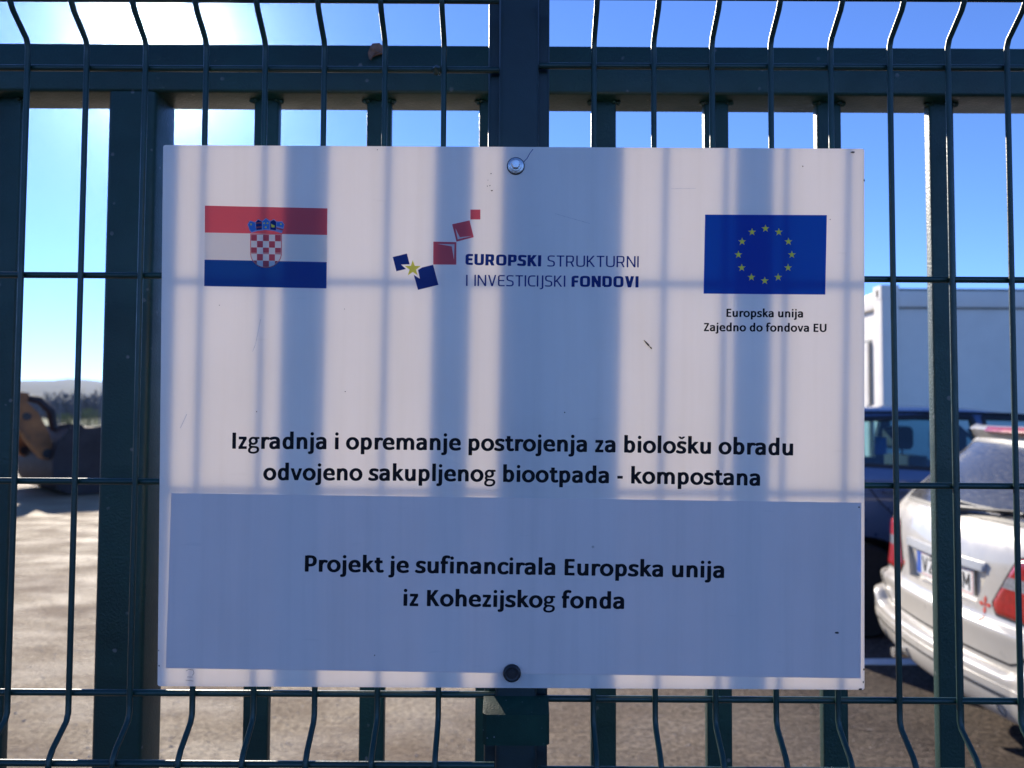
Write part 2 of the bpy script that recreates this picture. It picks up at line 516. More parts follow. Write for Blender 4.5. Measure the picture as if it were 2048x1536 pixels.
class Stroke:
    """a pen stroke: path, pen width across verticals (wv) and horizontals (wh), optional y-clip"""
    def __init__(s, pts, wv, wh=None, clip=None, closed=False, rc=0.012):
        s.p = np.array(pts, float); s.wv = wv; s.wh = wh or wv; s.clip = clip; s.closed = closed; s.rc = rc
    def sd(s, X, Y):
        d = np.full(X.shape, 1e9); n = len(s.p) - 1
        for i in range(n):
            a, b = s.p[i], s.p[i + 1]
            e = b - a; L = math.hypot(*e)
            if L < 1e-7: continue
            u = e / L
            hw = 0.5 * math.sqrt((s.wv * u[1]) ** 2 + (s.wh * u[0]) ** 2) - s.rc
            al = (X - a[0]) * u[0] + (Y - a[1]) * u[1]
            pe = np.abs(-(X - a[0]) * u[1] + (Y - a[1]) * u[0])
            lo = s.rc if (i == 0 and not s.closed) else 0.0
            hi = L - (s.rc if (i == n - 1 and not s.closed) else 0.0)
            q = np.maximum(np.maximum(lo - al, al - hi), 0)
            butt_a = (i == 0 and not s.closed); butt_b = (i == n - 1 and not s.closed)
            box = np.hypot(q, np.maximum(pe - hw, 0))
            rnd = np.maximum(np.hypot(q, pe) - hw, 0)
            use_box = (q == 0) | ((al < lo) & butt_a) | ((al > hi) & butt_b)
            inner = np.where(use_box & (pe < hw) & (q == 0), pe - hw, np.where(use_box, box, np.where(np.hypot(q, pe) < hw, np.hypot(q, pe) - hw, rnd)))
            d = np.minimum(d, inner - s.rc)
        if s.clip is not None:
            d = np.maximum(d, np.maximum(s.clip[0] - Y, Y - s.clip[1]))
        return d

class Dot:
    def __init__(s, c, r, r2=None): s.c = c; s.r = r; s.r2 = r2 or r
    def sd(s, X, Y):
        return (np.hypot((X - s.c[0]) / s.r, (Y - s.c[1]) / s.r2) - 1) * min(s.r, s.r2)

def ell(cx, cy, rx, ry, n=44):
    t = np.linspace(0, 2 * math.pi, n + 1)
    return np.stack([cx + rx * np.cos(t), cy + ry * np.sin(t)], 1)

# humanist bold sans, em units
S_, H_ = 0.144, 0.110
X_, C_, A_ = 0.467, 0.634, 0.69
def V(x, y0, y1, w=S_): return Stroke([(x, y0), (x, y1)], w)
def Hb(x0, x1, y, w=H_): return Stroke([(x0, y), (x1, y)], w)
def P(*c, clip=None): return Stroke(path(*c), S_, H_, clip)
def humanist():
    G = {}
    dot = lambda x: Dot((x, 0.602), 0.068)
    jtail = P((0.130, X_), (0.130, -0.045), (0.130, -0.125, 0.090, -0.150, 0.005, -0.140))
    bowl = P((0.13, 0.33), (0.17, 0.39, 0.22, 0.427, 0.285, 0.427), (0.37, 0.427, 0.422, 0.35, 0.422, 0.24), (0.422, 0.11, 0.365, 0.040, 0.275, 0.040), (0.22, 0.040, 0.17, 0.075, 0.13, 0.135))
    dbowl = P((0.407, 0.33), (0.367, 0.39, 0.317, 0.427, 0.252, 0.427), (0.167, 0.427, 0.115, 0.35, 0.115, 0.23), (0.115, 0.11, 0.165, 0.040, 0.255, 0.040), (0.317, 0.040, 0.367, 0.075, 0.407, 0.135))
    arch = P((0.13, 0.29), (0.17, 0.38, 0.225, 0.425, 0.290, 0.425), (0.37, 0.425, 0.410, 0.365, 0.410, 0.27), (0.410, 0.0))
    G['l'] = (0.246, [V(0.123, 0, A_)])
    G['i'] = (0.246, [V(0.123, 0, X_), dot(0.123)])
    G['j'] = (0.255, [jtail, dot(0.130)])
    G['n'] = (0.537, [V(0.13, 0, X_), arch])
    G['h'] = (0.537, [V(0.13, 0, A_), arch])
    G['m'] = (0.813, [V(0.13, 0, X_), P((0.13, 0.29), (0.165, 0.38, 0.21, 0.425, 0.270, 0.425), (0.345, 0.425, 0.407, 0.37, 0.407, 0.27), (0.407, 0.0)),
                      P((0.407, 0.29), (0.442, 0.38, 0.488, 0.425, 0.548, 0.425), (0.625, 0.425, 0.686, 0.37, 0.686, 0.27), (0.686, 0.0))])
    G['u'] = (0.537, [V(0.408, 0, X_), P((0.127, X_), (0.127, 0.19), (0.127, 0.09, 0.165, 0.042, 0.248, 0.042), (0.315, 0.042, 0.368, 0.095, 0.408, 0.18))])
    G['r'] = (0.355, [V(0.13, 0, X_), P((0.13, 0.26), (0.155, 0.36, 0.205, 0.425, 0.275, 0.420), (0.30, 0.418, 0.32, 0.413, 0.345, 0.405))])
    G['o'] = (0.538, [Stroke(ell(0.269, 0.233, 0.186, 0.197), S_, H_, closed=True)])
    G['b'] = (0.537, [V(0.13, 0, A_), bowl])
    G['p'] = (0.537, [V(0.13, -0.19, X_), bowl])
    G['d'] = (0.537, [V(0.407, 0, A_), dbowl])
    G['a'] = (0.494, [P((0.078, 0.398), (0.13, 0.420, 0.18, 0.430, 0.225, 0.430), (0.325, 0.430, 0.367, 0.39, 0.367, 0.30), (0.367, 0.0)),
                      P((0.367, 0.262), (0.245, 0.262), (0.145, 0.262, 0.090, 0.215, 0.090, 0.140), (0.090, 0.075, 0.130, 0.040, 0.195, 0.040), (0.265, 0.040, 0.320, 0.080, 0.367, 0.145))])
    G['e'] = (0.503, [Hb(0.10, 0.425, 0.243, 0.078), P((0.410, 0.225), (0.425, 0.36, 0.36, 0.430, 0.262, 0.430), (0.155, 0.430, 0.092, 0.345, 0.092, 0.230), (0.092, 0.10, 0.165, 0.040, 0.285, 0.040), (0.34, 0.040, 0.395, 0.052, 0.442, 0.072))])
    G['c'] = (0.418, [P((0.385, 0.385), (0.345, 0.420, 0.305, 0.430, 0.262, 0.430), (0.15, 0.430, 0.092, 0.345, 0.092, 0.230), (0.092, 0.11, 0.155, 0.040, 0.255, 0.040), (0.305, 0.040, 0.35, 0.055, 0.39, 0.09))])
    s = P((0.350, 0.400), (0.30, 0.422, 0.255, 0.430, 0.205, 0.430), (0.125, 0.430, 0.092, 0.385, 0.092, 0.340), (0.092, 0.275, 0.15, 0.255, 0.205, 0.235), (0.27, 0.212, 0.318, 0.185, 0.318, 0.125), (0.318, 0.07, 0.27, 0.040, 0.18, 0.040), (0.125, 0.040, 0.075, 0.052, 0.035, 0.075))
    G['s'] = (0.399, [s])
    G['\u0161'] = (0.399, [s, Stroke([(0.092, 0.672), (0.205, 0.575)], 0.075, clip=(0.5, 0.665)), Stroke([(0.318, 0.672), (0.205, 0.575)], 0.075, clip=(0.5, 0.665))])
    G['t'] = (0.347, [P((0.152, 0.585), (0.152, 0.16), (0.152, 0.075, 0.19, 0.042, 0.245, 0.042), (0.275, 0.042, 0.30, 0.047, 0.325, 0.055)), Hb(0.02, 0.325, 0.421)])
    G['f'] = (0.316, [P((0.125, 0.0), (0.125, 0.52), (0.125, 0.61, 0.17, 0.655, 0.245, 0.655), (0.27, 0.655, 0.295, 0.65, 0.325, 0.640)), Hb(0.010, 0.29, 0.421)])
    G['g'] = (0.474, [Stroke(ell(0.218, 0.312, 0.130, 0.120), 0.106, 0.082, closed=True), Hb(0.26, 0.462, 0.427, 0.080),
                      Stroke(path((0.135, 0.215), (0.07, 0.17, 0.07, 0.088, 0.155, 0.080), (0.20, 0.076, 0.23, 0.076, 0.28, 0.072), (0.365, 0.066, 0.408, 0.035, 0.408, -0.025), (0.408, -0.105, 0.33, -0.155, 0.22, -0.155), (0.115, -0.155, 0.062, -0.115, 0.062, -0.06), (0.062, -0.005, 0.10, 0.035, 0.17, 0.075)), 0.098, 0.078)])
    G['k'] = (0.480, [V(0.13, 0, A_), Stroke([(0.165, 0.215), (0.425, 0.50)], 0.12, clip=(0, X_)), Stroke([(0.215, 0.285), (0.448, -0.03)], 0.135, clip=(0, X_))])
    G['v'] = (0.473, [Stroke([(0.060, 0.50), (0.2365, -0.02)], 0.122, clip=(0, X_)), Stroke([(0.413, 0.50), (0.2365, -0.02)], 0.122, clip=(0, X_))])
    G['z'] = (0.397, [Hb(0.045, 0.352, 0.422), Stroke([(0.315, 0.43), (0.090, 0.03)], 0.118, clip=(0.0, X_)), Hb(0.038, 0.365, 0.045)])
    G['I'] = (0.267, [V(0.134, 0, C_)])
    G['P'] = (0.532, [V(0.138, 0, C_), P((0.138, 0.588), (0.27, 0.588), (0.385, 0.588, 0.440, 0.53, 0.440, 0.43), (0.440, 0.31, 0.37, 0.255, 0.26, 0.255), (0.138, 0.255))])
    G['E'] = (0.488, [V(0.138, 0, C_), Hb(0.09, 0.440, 0.588), Hb(0.10, 0.415, 0.330), Hb(0.09, 0.445, 0.046)])
    G['K'] = (0.547, [V(0.138, 0, C_), Stroke([(0.180, 0.275), (0.468, 0.69)], 0.125, clip=(0, C_)), Stroke([(0.235, 0.375), (0.490, -0.04)], 0.138, clip=(0, C_))])
    G['Z'] = (0.478, [Hb(0.045, 0.430, 0.588), Stroke([(0.392, 0.60), (0.095, 0.03)], 0.122, clip=(0, C_)), Hb(0.038, 0.440, 0.046)])
    G['U'] = (0.653, [P((0.133, C_), (0.133, 0.25), (0.133, 0.11, 0.205, 0.040, 0.326, 0.040), (0.447, 0.040, 0.520, 0.11, 0.520, 0.25), (0.520, C_))])
    G['-'] = (0.306, [Hb(0.045, 0.262, 0.238)])
    G[' '] = (0.226, [])
    return G

def technical(w):
    """squarish technical capitals, cap height 1, pen width w"""
    a = w / 2; sp = 0.10 + 0.02 * (w < 0.12)
    def St(*c, clip=None): return Stroke(path(*c), w, w * 0.92, clip, rc=0.015)
    G = {}
    def put(ch, W, *st): G[ch] = (W + sp, list(st))
    t = 1 - a
    put('E', 0.50, St((0.50, t), (a + 0.14, t), (a + 0.04, t, a, t - 0.04, a, t - 0.14), (a, a + 0.14), (a, a + 0.04, a + 0.04, a, a + 0.14, a), (0.50, a)), St((a, 0.51), (0.46, 0.51)))
    put('F', 0.48, St((0.48, t), (a + 0.14, t), (a + 0.04, t, a, t - 0.04, a, t - 0.14), (a, 0)), St((a, 0.49), (0.44, 0.49)))
    put('U', 0.64, St((a, 1), (a, 0.30), (a, 0.10, a + 0.08, a, 0.32, a), (0.64 - a - 0.08, a, 0.64 - a, 0.10, 0.64 - a, 0.30), (0.64 - a, 1)))
    rb = ((a, t), (0.33, t), (0.50, t, 0.58 - a, 0.92, 0.58 - a, 0.72), (0.58 - a, 0.52, 0.50, 0.42, 0.33, 0.42), (a, 0.42))
    put('R', 0.62, St((a, 0), (a, 1)), St(*rb), St((0.34, 0.46), (0.60 - a * 0.6, -0.06), clip=(0, 1)))
    put('P', 0.58, St((a, 0), (a, 1)), St(*rb))
    put('O', 0.70, Stroke(path((0.35, t), (0.60, t, 0.70 - a, 0.85, 0.70 - a, 0.5), (0.70 - a, 0.15, 0.60, a, 0.35, a), (0.10, a, a, 0.15, a, 0.5), (a, 0.85, 0.10, t, 0.35, t)), w, w * 0.92, closed=True, rc=0.015))
    put('D', 0.66, St((a, a), (a, t), (0.30, t), (0.55, t, 0.66 - a, 0.85, 0.66 - a, 0.5), (0.66 - a, 0.15, 0.55, a, 0.30, a), (a, a)))
    put('S', 0.54, St((0.50, t - 0.02), (0.40, t, 0.32, t, 0.27, t), (0.10, t, a, 0.90, a, 0.74), (a, 0.58, 0.12, 0.53, 0.28, 0.50), (0.44, 0.47, 0.54 - a, 0.41, 0.54 - a, 0.27), (0.54 - a, 0.09, 0.42, a, 0.25, a), (0.17, a, 0.08, a, 0.02, a + 0.03)))
    put('K', 0.60, St((a, 0), (a, 1)), St((a + 0.06, 0.44), (0.58 - a * 0.5, 1.06), clip=(0, 1)), St((a + 0.14, 0.56), (0.61 - a * 0.5, -0.06), clip=(0, 1)))
    put('I', w, St((a, 0), (a, 1)))
    put('T', 0.56, St((0, t), (0.56, t)), St((0.28, 0), (0.28, 1)))
    put('N', 0.64, St((a, 0), (a, 1)), St((a, 1.0), (0.64 - a, 0.0), clip=(0, 1)), St((0.64 - a, 0), (0.64 - a, 1)))
    put('V', 0.62, St((a * 0.9, 1.06), (0.31, -0.02), clip=(0, 1)), St((0.62 - a * 0.9, 1.06), (0.31, -0.02), clip=(0, 1)))
    put('C', 0.54, St((0.54, t - 0.01), (0.45, t, 0.40, t, 0.34, t), (0.12, t, a, 0.85, a, 0.5), (a, 0.15, 0.12, a, 0.34, a), (0.40, a, 0.45, a, 0.54, a + 0.01)))
    put('J', 0.14 + w, St((0.14 + a, 1), (0.14 + a, -0.04), (0.14 + a, -0.14, 0.10 + a, -0.19, 0.0, -0.19)))
    put('M', 0.74, St((a, 0), (a, 1)), St((a, 1.02), (0.37, 0.28), clip=(0, 1)), St((0.74 - a, 1.02), (0.37, 0.28), clip=(0, 1)), St((0.74 - a, 0), (0.74 - a, 1)))
    put('Z', 0.54, St((0.02, t), (0.52, t)), St((0.50, t), (0.05, a), clip=(0, 1)), St((0.02, a), (0.54, a)))
    put('\u017d', 0.54, *G['Z'][1], St((0.14, 1.24), (0.27, 1.10)), St((0.40, 1.24), (0.27, 1.10)))
    G[' '] = (0.26 + sp, [])
    return G

FONT_CACHE = {}
def glyph(font, G, ch, h):
    k = (font, ch)
    if k not in FONT_CACHE:
        w, st = G[ch]
        if not st: FONT_CACHE[k] = (w, [], []); return FONT_CACHE[k]
        def fn(X, Y):
            d = np.full(X.shape, 1e9)
            for s in st: d = np.minimum(d, s.sd(X, Y))
            return d
        v, f = field_mesh(fn, (-0.08, -0.28, w + 0.12, 1.30 if font != 'H' else 0.76), h)
        FONT_CACHE[k] = (w, v, f)
    return FONT_CACHE[k]

def text2d(font, G, s, h, track=0.0):
    """2D mesh of a line of text; returns verts, faces, x-range"""
    V2 = []; F2 = []; x = 0.0
    for ch in s:
        w, v, f = glyph(font, G, ch, h)
        n = len(V2)
        V2.extend([(x + p[0], p[1]) for p in v]); F2.extend([tuple(i + n for i in q) for q in f])
        x += w + track
    xs = [p[0] for p in V2]
    return V2, F2, min(xs), max(xs)
HUM = humanist()

# ------------------------------------------------------------------ SETTING
gs = 4000.0
def sheet(name, x0, x1, y0, y1, z, mat, nx=1, ny=1):
    vs = [(x0 + (x1 - x0) * i / nx, y0 + (y1 - y0) * j / ny, z) for j in range(ny + 1) for i in range(nx + 1)]
    fs = [(j * (nx + 1) + i, j * (nx + 1) + i + 1, (j + 1) * (nx + 1) + i + 1, (j + 1) * (nx + 1) + i) for j in range(ny) for i in range(nx)]
    return mesh_obj(name, vs, fs, mat)
tag(sheet('ground', -gs, gs, -gs, gs, 0.0, M['ground']), kind='structure')
tag(sheet('field', -900, 900, 88, 2500, 0.012, M['field']), kind='structure')

def make_hills():
    rnd = random.Random(3)
    n = 160; v = []; f = []
    rows = [(2100, 0.0), (2400, 0.35), (2800, 0.8), (3200, 1.0), (3900, 0.6)]
    for (d, k) in rows:
        for i in range(n + 1):
            a = rad(-75 + 150 * i / n)
            hgt = 128 + 22 * math.sin(a * 7 + 1.0) + 10 * math.sin(a * 23) + 4 * math.sin(a * 61 + 2) + rnd.uniform(-3, 3)
            v.append((d * math.sin(a), d * math.cos(a), -2 + hgt * k))
    for j in range(len(rows) - 1):
        for i in range(n):
            f.append((j * (n + 1) + i, j * (n + 1) + i + 1, (j + 1) * (n + 1) + i + 1, (j + 1) * (n + 1) + i))
    return mesh_obj('hills', v, f, M['hill'], smooth=60)
tag(make_hills(), kind='structure')

# bay line painted between the two parked cars
b_ = MB().box(1.35, 6.9, 4.66, 4.77, 0.002, 0.006)
tag(b_.build('bay_marking', M['line']), 'white painted parking bay line on the asphalt between the two cars', 'road marking', kind='structure')

# ------------------------------------------------------------------ bare trees, shrubs, far fence
def bare_tree_mesh(seed, hgt):
    r = random.Random(seed); trunk = MB(); twigs = MB()
    def grow(p, d, L, rr, lev):
        q = p + d * L
        mid = (p + q) / 2 + Vector((r.uniform(-1, 1), r.uniform(-1, 1), 0)) * L * 0.05
        (trunk if lev < 2 else twigs).tube([p, mid, q], [rr, rr * 0.85, rr * 0.65], 5 if lev < 2 else 3, caps=False)
        if lev >= 5: return
        for _ in range(3 if lev < 4 else 2):
            nd = (d + Vector((r.uniform(-1, 1), r.uniform(-1, 1), r.uniform(-0.3, 0.7))) * 0.75).normalized()
            grow(p + (q - p) * r.uniform(0.6, 1.0), nd, L * r.uniform(0.58, 0.8), rr * 0.55, lev + 1)
    grow(Vector((0, 0, -0.1)), Vector((0, 0, 1)), hgt * 0.30, hgt * 0.022, 0)
    return trunk, twigs
protos = []
for k, h in enumerate((8.0, 10.0, 7.0)):
    t, w = bare_tree_mesh(20 + k, h)
    protos.append((t, w))
tree_spots = []
rt = random.Random(11)
px = -0.70
while px < 0.62:
    d = rt.uniform(150, 260)
    tree_spots.append((px * d, d, rt.randrange(3), rt.uniform(0.75, 1.15), rt.uniform(0, 6.28)))
    px += rt.uniform(0.012, 0.030) if px < -0.5 else rt.uniform(0.06, 0.10)
tree_src = {}
for i, (x, y, k, s, rz) in enumerate(tree_spots):
    e = empty('bare_tree', (x, y, 0.0), (0, 0, rz)); e.scale = (s, s, s)
    tag(e, 'hazy leafless winter tree standing far off beyond the yard', 'tree', 'bare trees far beyond the yard')
    if k not in tree_src:
        a = protos[k][0].build('trunk', M['bark'], e, 60)
        c = protos[k][1].build('crown', M['bark'], e)
        tree_src[k] = (a, c)
    else:
        for o in tree_src[k]:
            q = o.copy(); COL.objects.link(q); q.parent = e

def shrub_mesh(seed, w, h, n=2200, leaf=0.07):
    r = random.Random(seed); mb = MB()
    for _ in range(n):
        while True:
            x, y, z = r.uniform(-1, 1), r.uniform(-1, 1), r.uniform(0, 1)
            rr = x * x + y * y + (z - 0.45) ** 2 * 2.2
            if rr < 0.75 + 0.25 * math.sin(5 * x + seed) * math.cos(4 * y): break
        c = Vector((x * w / 2, y * w / 2, z * h))
        a = Vector((r.uniform(-1, 1), r.uniform(-1, 1), r.uniform(-1, 1))).normalized() * leaf
        b2 = Vector((r.uniform(-1, 1), r.uniform(-1, 1), r.uniform(-1, 1))).normalized() * leaf * 0.6
        mb.add([tuple(c - a), tuple(c + b2), tuple(c + a), tuple(c - b2)], [(0, 1, 2, 3)])
    return mb
for (x, y, w, h, lab) in ((-47.2, 86, 3.4, 2.1, 'pale green round shrub at the yard edge right of the bucket'),
                          (-50.6, 87, 2.6, 1.5, 'lower pale shrub partly behind a thin steel post')):
    e = empty('shrub', (x, y, 0.0))
    tag(e, lab, 'shrub')
    shrub_mesh(int(w * 10), w, h).build('foliage', M['shrub'], e)
    MB().tube([(0, 0, -0.05), (0.03, 0, 0.5), (0.0, 0.05, 0.9)], [0.05, 0.04, 0.02], 6).build('stem', M['bark'], e)

def woods():
    r = random.Random(5); mb = MB()
    for _ in range(26000):
        d = r.uniform(170, 330)
        px = r.uniform(-0.80, -0.44) if r.random() < 0.75 else r.uniform(-0.44, 0.7)
        x = px * d
        top = 4.2 + 2.6 * math.sin(x * 0.09) * math.sin(x * 0.031 + 1) + 1.2 * math.sin(x * 0.41)
        z = max(0.0, top) * (1 - r.random() ** 1.7) if r.random() < 0.7 else r.uniform(0, max(0.5, top))
        a = r.uniform(0.10, 0.32); h = r.uniform(0.4, 1.3)
        t = r.uniform(-0.5, 0.5); p = r.uniform(0, 3.14)
        dx, dy = math.cos(p) * a, math.sin(p) * a
        mb.add([(x - dx, d - dy, z), (x + dx, d + dy, z), (x + dx * 0.2 + t, d, z + h), (x - dx * 0.2 + t, d, z + h)], [(0, 1, 2, 3)])
    return mb
tag(woods().build('woods', M['woods']), 'hazy dark band of leafless woodland along the far edge of the field', 'woodland', kind='stuff')

def gravel():
    r = random.Random(17); mb = MB()
    for _ in range(8000):
        y = 2.4 + 9 * r.random() ** 1.8
        x = r.uniform(-0.72, 0.70) * y
        if 1.9 < x and y > 2.7 and r.random() < 0.7: continue
        q = r.choice((0.003, 0.003, 0.004, 0.004, 0.005, 0.007)) * r.uniform(0.7, 1.3) * (1.4 if x < -1.5 else 1.0)
        o = [(1, 0, 0), (-1, 0, 0), (0, 1, 0), (0, -1, 0), (0, 0, 1), (0, 0, -0.5)]
        rot = r.uniform(0, 6.28); c, s_ = math.cos(rot), math.sin(rot)
        pts = []
        for (a, b2, h) in o:
            k = q * r.uniform(0.7, 1.3)
            pts.append((x + k * (a * c - b2 * s_), y + k * (a * s_ + b2 * c), q * 0.05 + k * h * 0.4))
        mb.add(pts, [(0, 2, 4), (2, 1, 4), (1, 3, 4), (3, 0, 4), (2, 0, 5), (1, 2, 5), (3, 1, 5), (0, 3, 5)])
    return mb
tag(gravel().build('gravel', M['stone']), 'loose pale gravel scattered over the yard surface', 'gravel', kind='stuff')

fe = empty('mesh_boundary_fence', (-52, 80, 0))
tag(fe, 'thin steel boundary fence with slim posts far behind the wheel loader', 'fence')
for i in range(17):
    MB().rbar(-16 + 2.1 * i - 0.05, -16 + 2.1 * i + 0.05, -0.05, 0.05, -0.1, 3.2, 0.01).build('fence_post', M['far_metal'], fe, 40)
wm = MB()
for z in (0.3, 0.9, 1.5, 2.1, 2.7, 3.15):
    wm.tube([(-16, 0, z), (18, 0, z)], 0.012, 4)
wm.build('fence_wires', M['far_metal'], fe)

# ------------------------------------------------------------------ sliding gate behind the mesh fence
GY0, GY1 = 0.938, 0.997
gate = empty('metal_gate', (0, GY0, 0))
tag(gate, 'dark green steel gate with wide top rail and upright flat bars behind the mesh fence', 'gate')
def gpart(name, mb, mat='gate', smooth=40):
    o = mb.build(name, M[mat], None, smooth)
    o.parent = gate; o.matrix_parent_inverse = Matrix.Translation((0, -GY0, 0))
    return o
GX0, GX1 = -1.75, 2.05
gpart('top_rail', MB().rbar(GX0, GX1, GY0, GY1, 1.8792, 1.9403, 0.004, 'x'))
gpart('bottom_rail', MB().rbar(GX0, GX1, GY0, GY1, 0.12, 0.20, 0.004, 'x'))
for (a, b2) in ((-0.5030, -0.4436), (GX0, GX0 + 0.06), (GX1 - 0.06, GX1)):
    gpart('upright_post', MB().rbar(a, b2, GY0, GY1, 0.20, 1.8792, 0.007, 'z'))
def blob(mb, c, r, seed):
    rr = random.Random(seed); v = []; f = []
    n, m2 = 7, 5
    for j in range(m2):
        for i in range(n):
            t = math.pi * j / (m2 - 1); p = 2 * math.pi * i / n
            q = r * rr.uniform(0.75, 1.15)
            v.append((c[0] + q * math.sin(t) * math.cos(p), c[1] + q * math.sin(t) * math.sin(p), c[2] + q * 0.8 * math.cos(t)))
    for j in range(m2 - 1):
        for i in range(n):
            f.append((j * n + i, j * n + (i + 1) % n, (j + 1) * n + (i + 1) % n, (j + 1) * n + i))
    mb.add(v, f)
bar_x = [-0.0279 + 0.1428 * k for k in range(-2, 14)] + [-0.0279 + 0.1428 * k for k in range(-11, -5)] + [-0.6400]
for i, x in enumerate(bar_x):
    if -0.75 < x < -0.52 and x != -0.6400: continue
    if x > GX1 - 0.08 or x < GX0 + 0.08: continue
    mb = MB().rbar(x - 0.0154, x + 0.0154, 0.9603, 0.9750, 0.20, 1.8792, 0.0025, 'z')
    for s in (-1, 1):
        blob(mb, (x + s * 0.018, 0.962, 1.8775), 0.0042, i * 2 + s)
        blob(mb, (x + s * 0.013, 0.9590, 1.8780), 0.0034, i * 5 + s)
    gpart('upright_bar', mb)

# ------------------------------------------------------------------ mesh fence: post, clamps and wire panels
PX = 0.0053
post = empty('fence_post', (PX, 0.745, 0))
tag(post, 'dark green square fence post behind the white sign, carrying both wire panels', 'fence post')
def ppart(name, mb, mat='post', smooth=40, par=None):
    o = mb.build(name, M[mat], None, smooth)
    o.parent = par or post
    o.matrix_parent_inverse = Matrix.Translation((-PX, -0.745, 0))
    return o
ppart('post_body', MB().rbar(PX - 0.0305, PX + 0.0305, 0.7535, 0.800, -0.3, 2.12, 0.004, 'z'))
ppart('front_ridge', MB().rbar(PX - 0.0195, PX + 0.0195, 0.7365, 0.7535, -0.3, 2.12, 0.005, 'z', 4))
ppart('post_cap', MB().box(PX - 0.032, PX + 0.032, 0.735, 0.802, 2.1202, 2.13))
def clamp(zc):
    x0, x1 = PX - 0.0305, PX + 0.0305
    prof = [(0.7364, zc + 0.0152), (0.7240, zc + 0.0114), (0.7125, zc + 0.0070), (0.7125, zc - 0.0205), (0.7364, zc - 0.0215)]
    mb = MB()
    v = []; f = []
    ins = 0.0035
    rows = [(x0, 1), (x0 + ins, 0), (x1 - ins, 0), (x1, 1)]
    for (x, e) in rows:
        for (y, z) in prof:
            yy = y + (0.004 if (e and y < 0.73) else 0)
            v.append((x, yy, z))
    n = len(prof)
    for j in range(3):
        for i in range(n):
            f.append((j * n + i, j * n + (i + 1) % n, (j + 1) * n + (i + 1) % n, (j + 1) * n + i))
    f.append(tuple(range(n))); f.append(tuple(range(4 * n - 1, 3 * n - 1, -1)))
    mb.add(v, f)
    c = ppart('clamp', mb, 'clamp', 30)
    bolt = MB().lathe([(0.0115, 0.001), (0.0115, -0.0016), (0.0095, -0.0030), (0.006, -0.0030), (0.0055, -0.0015), (0.0, -0.0015)], (PX - 0.001, 0.7125, zc - 0.009), 'y', 24)
    o = bolt.build('bolt_head', M['clamp'], None, 40)
    o.parent = c; o.matrix_parent_inverse = c.matrix_world.inverted() @ Matrix.Identity(4)
    o.matrix_parent_inverse = Matrix.Translation((-PX, -0.745, 0))
    return c
for zc in (1.2005, 0.46, 1.90):
    if zc != 1.90: clamp(zc)

FOLDS = {-1: (0.4515, 1.1605, 1.8745), 1: (0.449, 1.1570, 1.8790)}
def wire_path(x, sg):
    pts = [(x, 0.7405, 0.03)]
    for za in FOLDS[sg]:
        for (dz, y) in ((-0.052, 0.7405), (-0.036, 0.7405), (-0.029, 0.7375), (-0.012, 0.7165), (-0.005, 0.7115), (0.0, 0.7105), (0.005, 0.7115), (0.012, 0.7165), (0.029, 0.7375), (0.036, 0.7405), (0.052, 0.7405)):
            pts.append((x, y, za + dz))
    pts.append((x, 0.7405, 2.06))
    return pts
def cross_wires(sg):
    hz = []
    for za in FOLDS[sg]:
        hz += [(za - 0.0535, 0.7466), (za, 0.7166), (za + 0.0530, 0.7466)]
    return hz + [(1.4145, 0.7466), (1.615, 0.7466), (0.712, 0.7466), (0.914, 0.7466), (0.06, 0.7466), (0.24, 0.7466), (2.02, 0.7466)]
def wire_panel(sgn, xs, x_in, x_out, lab):
    e = empty('wire_fence_panel', ((x_in + x_out) / 2, 0.745, 0))
    tag(e, lab, 'fence panel', 'welded wire fence panels either side of the post')
    inv = Matrix.Translation((-(x_in + x_out) / 2, -0.745, 0))
    for (z, y) in cross_wires(sgn):
        o = MB().tube([(x_in, y, z), ((x_in + x_out) / 2, y, z + random.uniform(-.0004, .0004)), (x_out, y, z)], 0.0031, 10).build('horizontal_wire', M['wire'], None, 60)
        o.parent = e; o.matrix_parent_inverse = inv
    me = None
    for i, x in enumerate(xs):
        if me is None:
            o = MB().tube(wire_path(0.0, sgn), 0.0027, 10).build('vertical_wire', M['wire'], None, 60); me = o.data
        else:
            o = bpy.data.objects.new('vertical_wire', me); COL.objects.link(o)
        o.location = (x, 0, 0)
        o.parent = e; o.matrix_parent_inverse = inv
    return e
left_x = [-0.0682 - 0.0584 * k + (0.0006 * math.sin(k * 2.1)) for k in range(24)]
right_x = [0.0788 + 0.0579 * k + (0.0006 * math.sin(k * 1.7)) for k in range(24)]
wl = wire_panel(-1, left_x, PX - 0.0197, -1.43, 'green welded wire fence panel left of the post, passing behind the national flag')
wr = wire_panel(1, right_x, PX + 0.0197, 1.43, 'green welded wire fence panel right of the post, passing behind the round-star flag')
# lump of coating on the left panel's upper wire
lb = MB(); blob(lb, (-0.0755, 0.7445, 1.8196), 0.0062, 5); blob(lb, (-0.0700, 0.7440, 1.8196), 0.0050, 6)
o = lb.build('coating_lump', M['wire'], None, 60); o.parent = wl; o.matrix_parent_inverse = wl.matrix_basis.inverted()

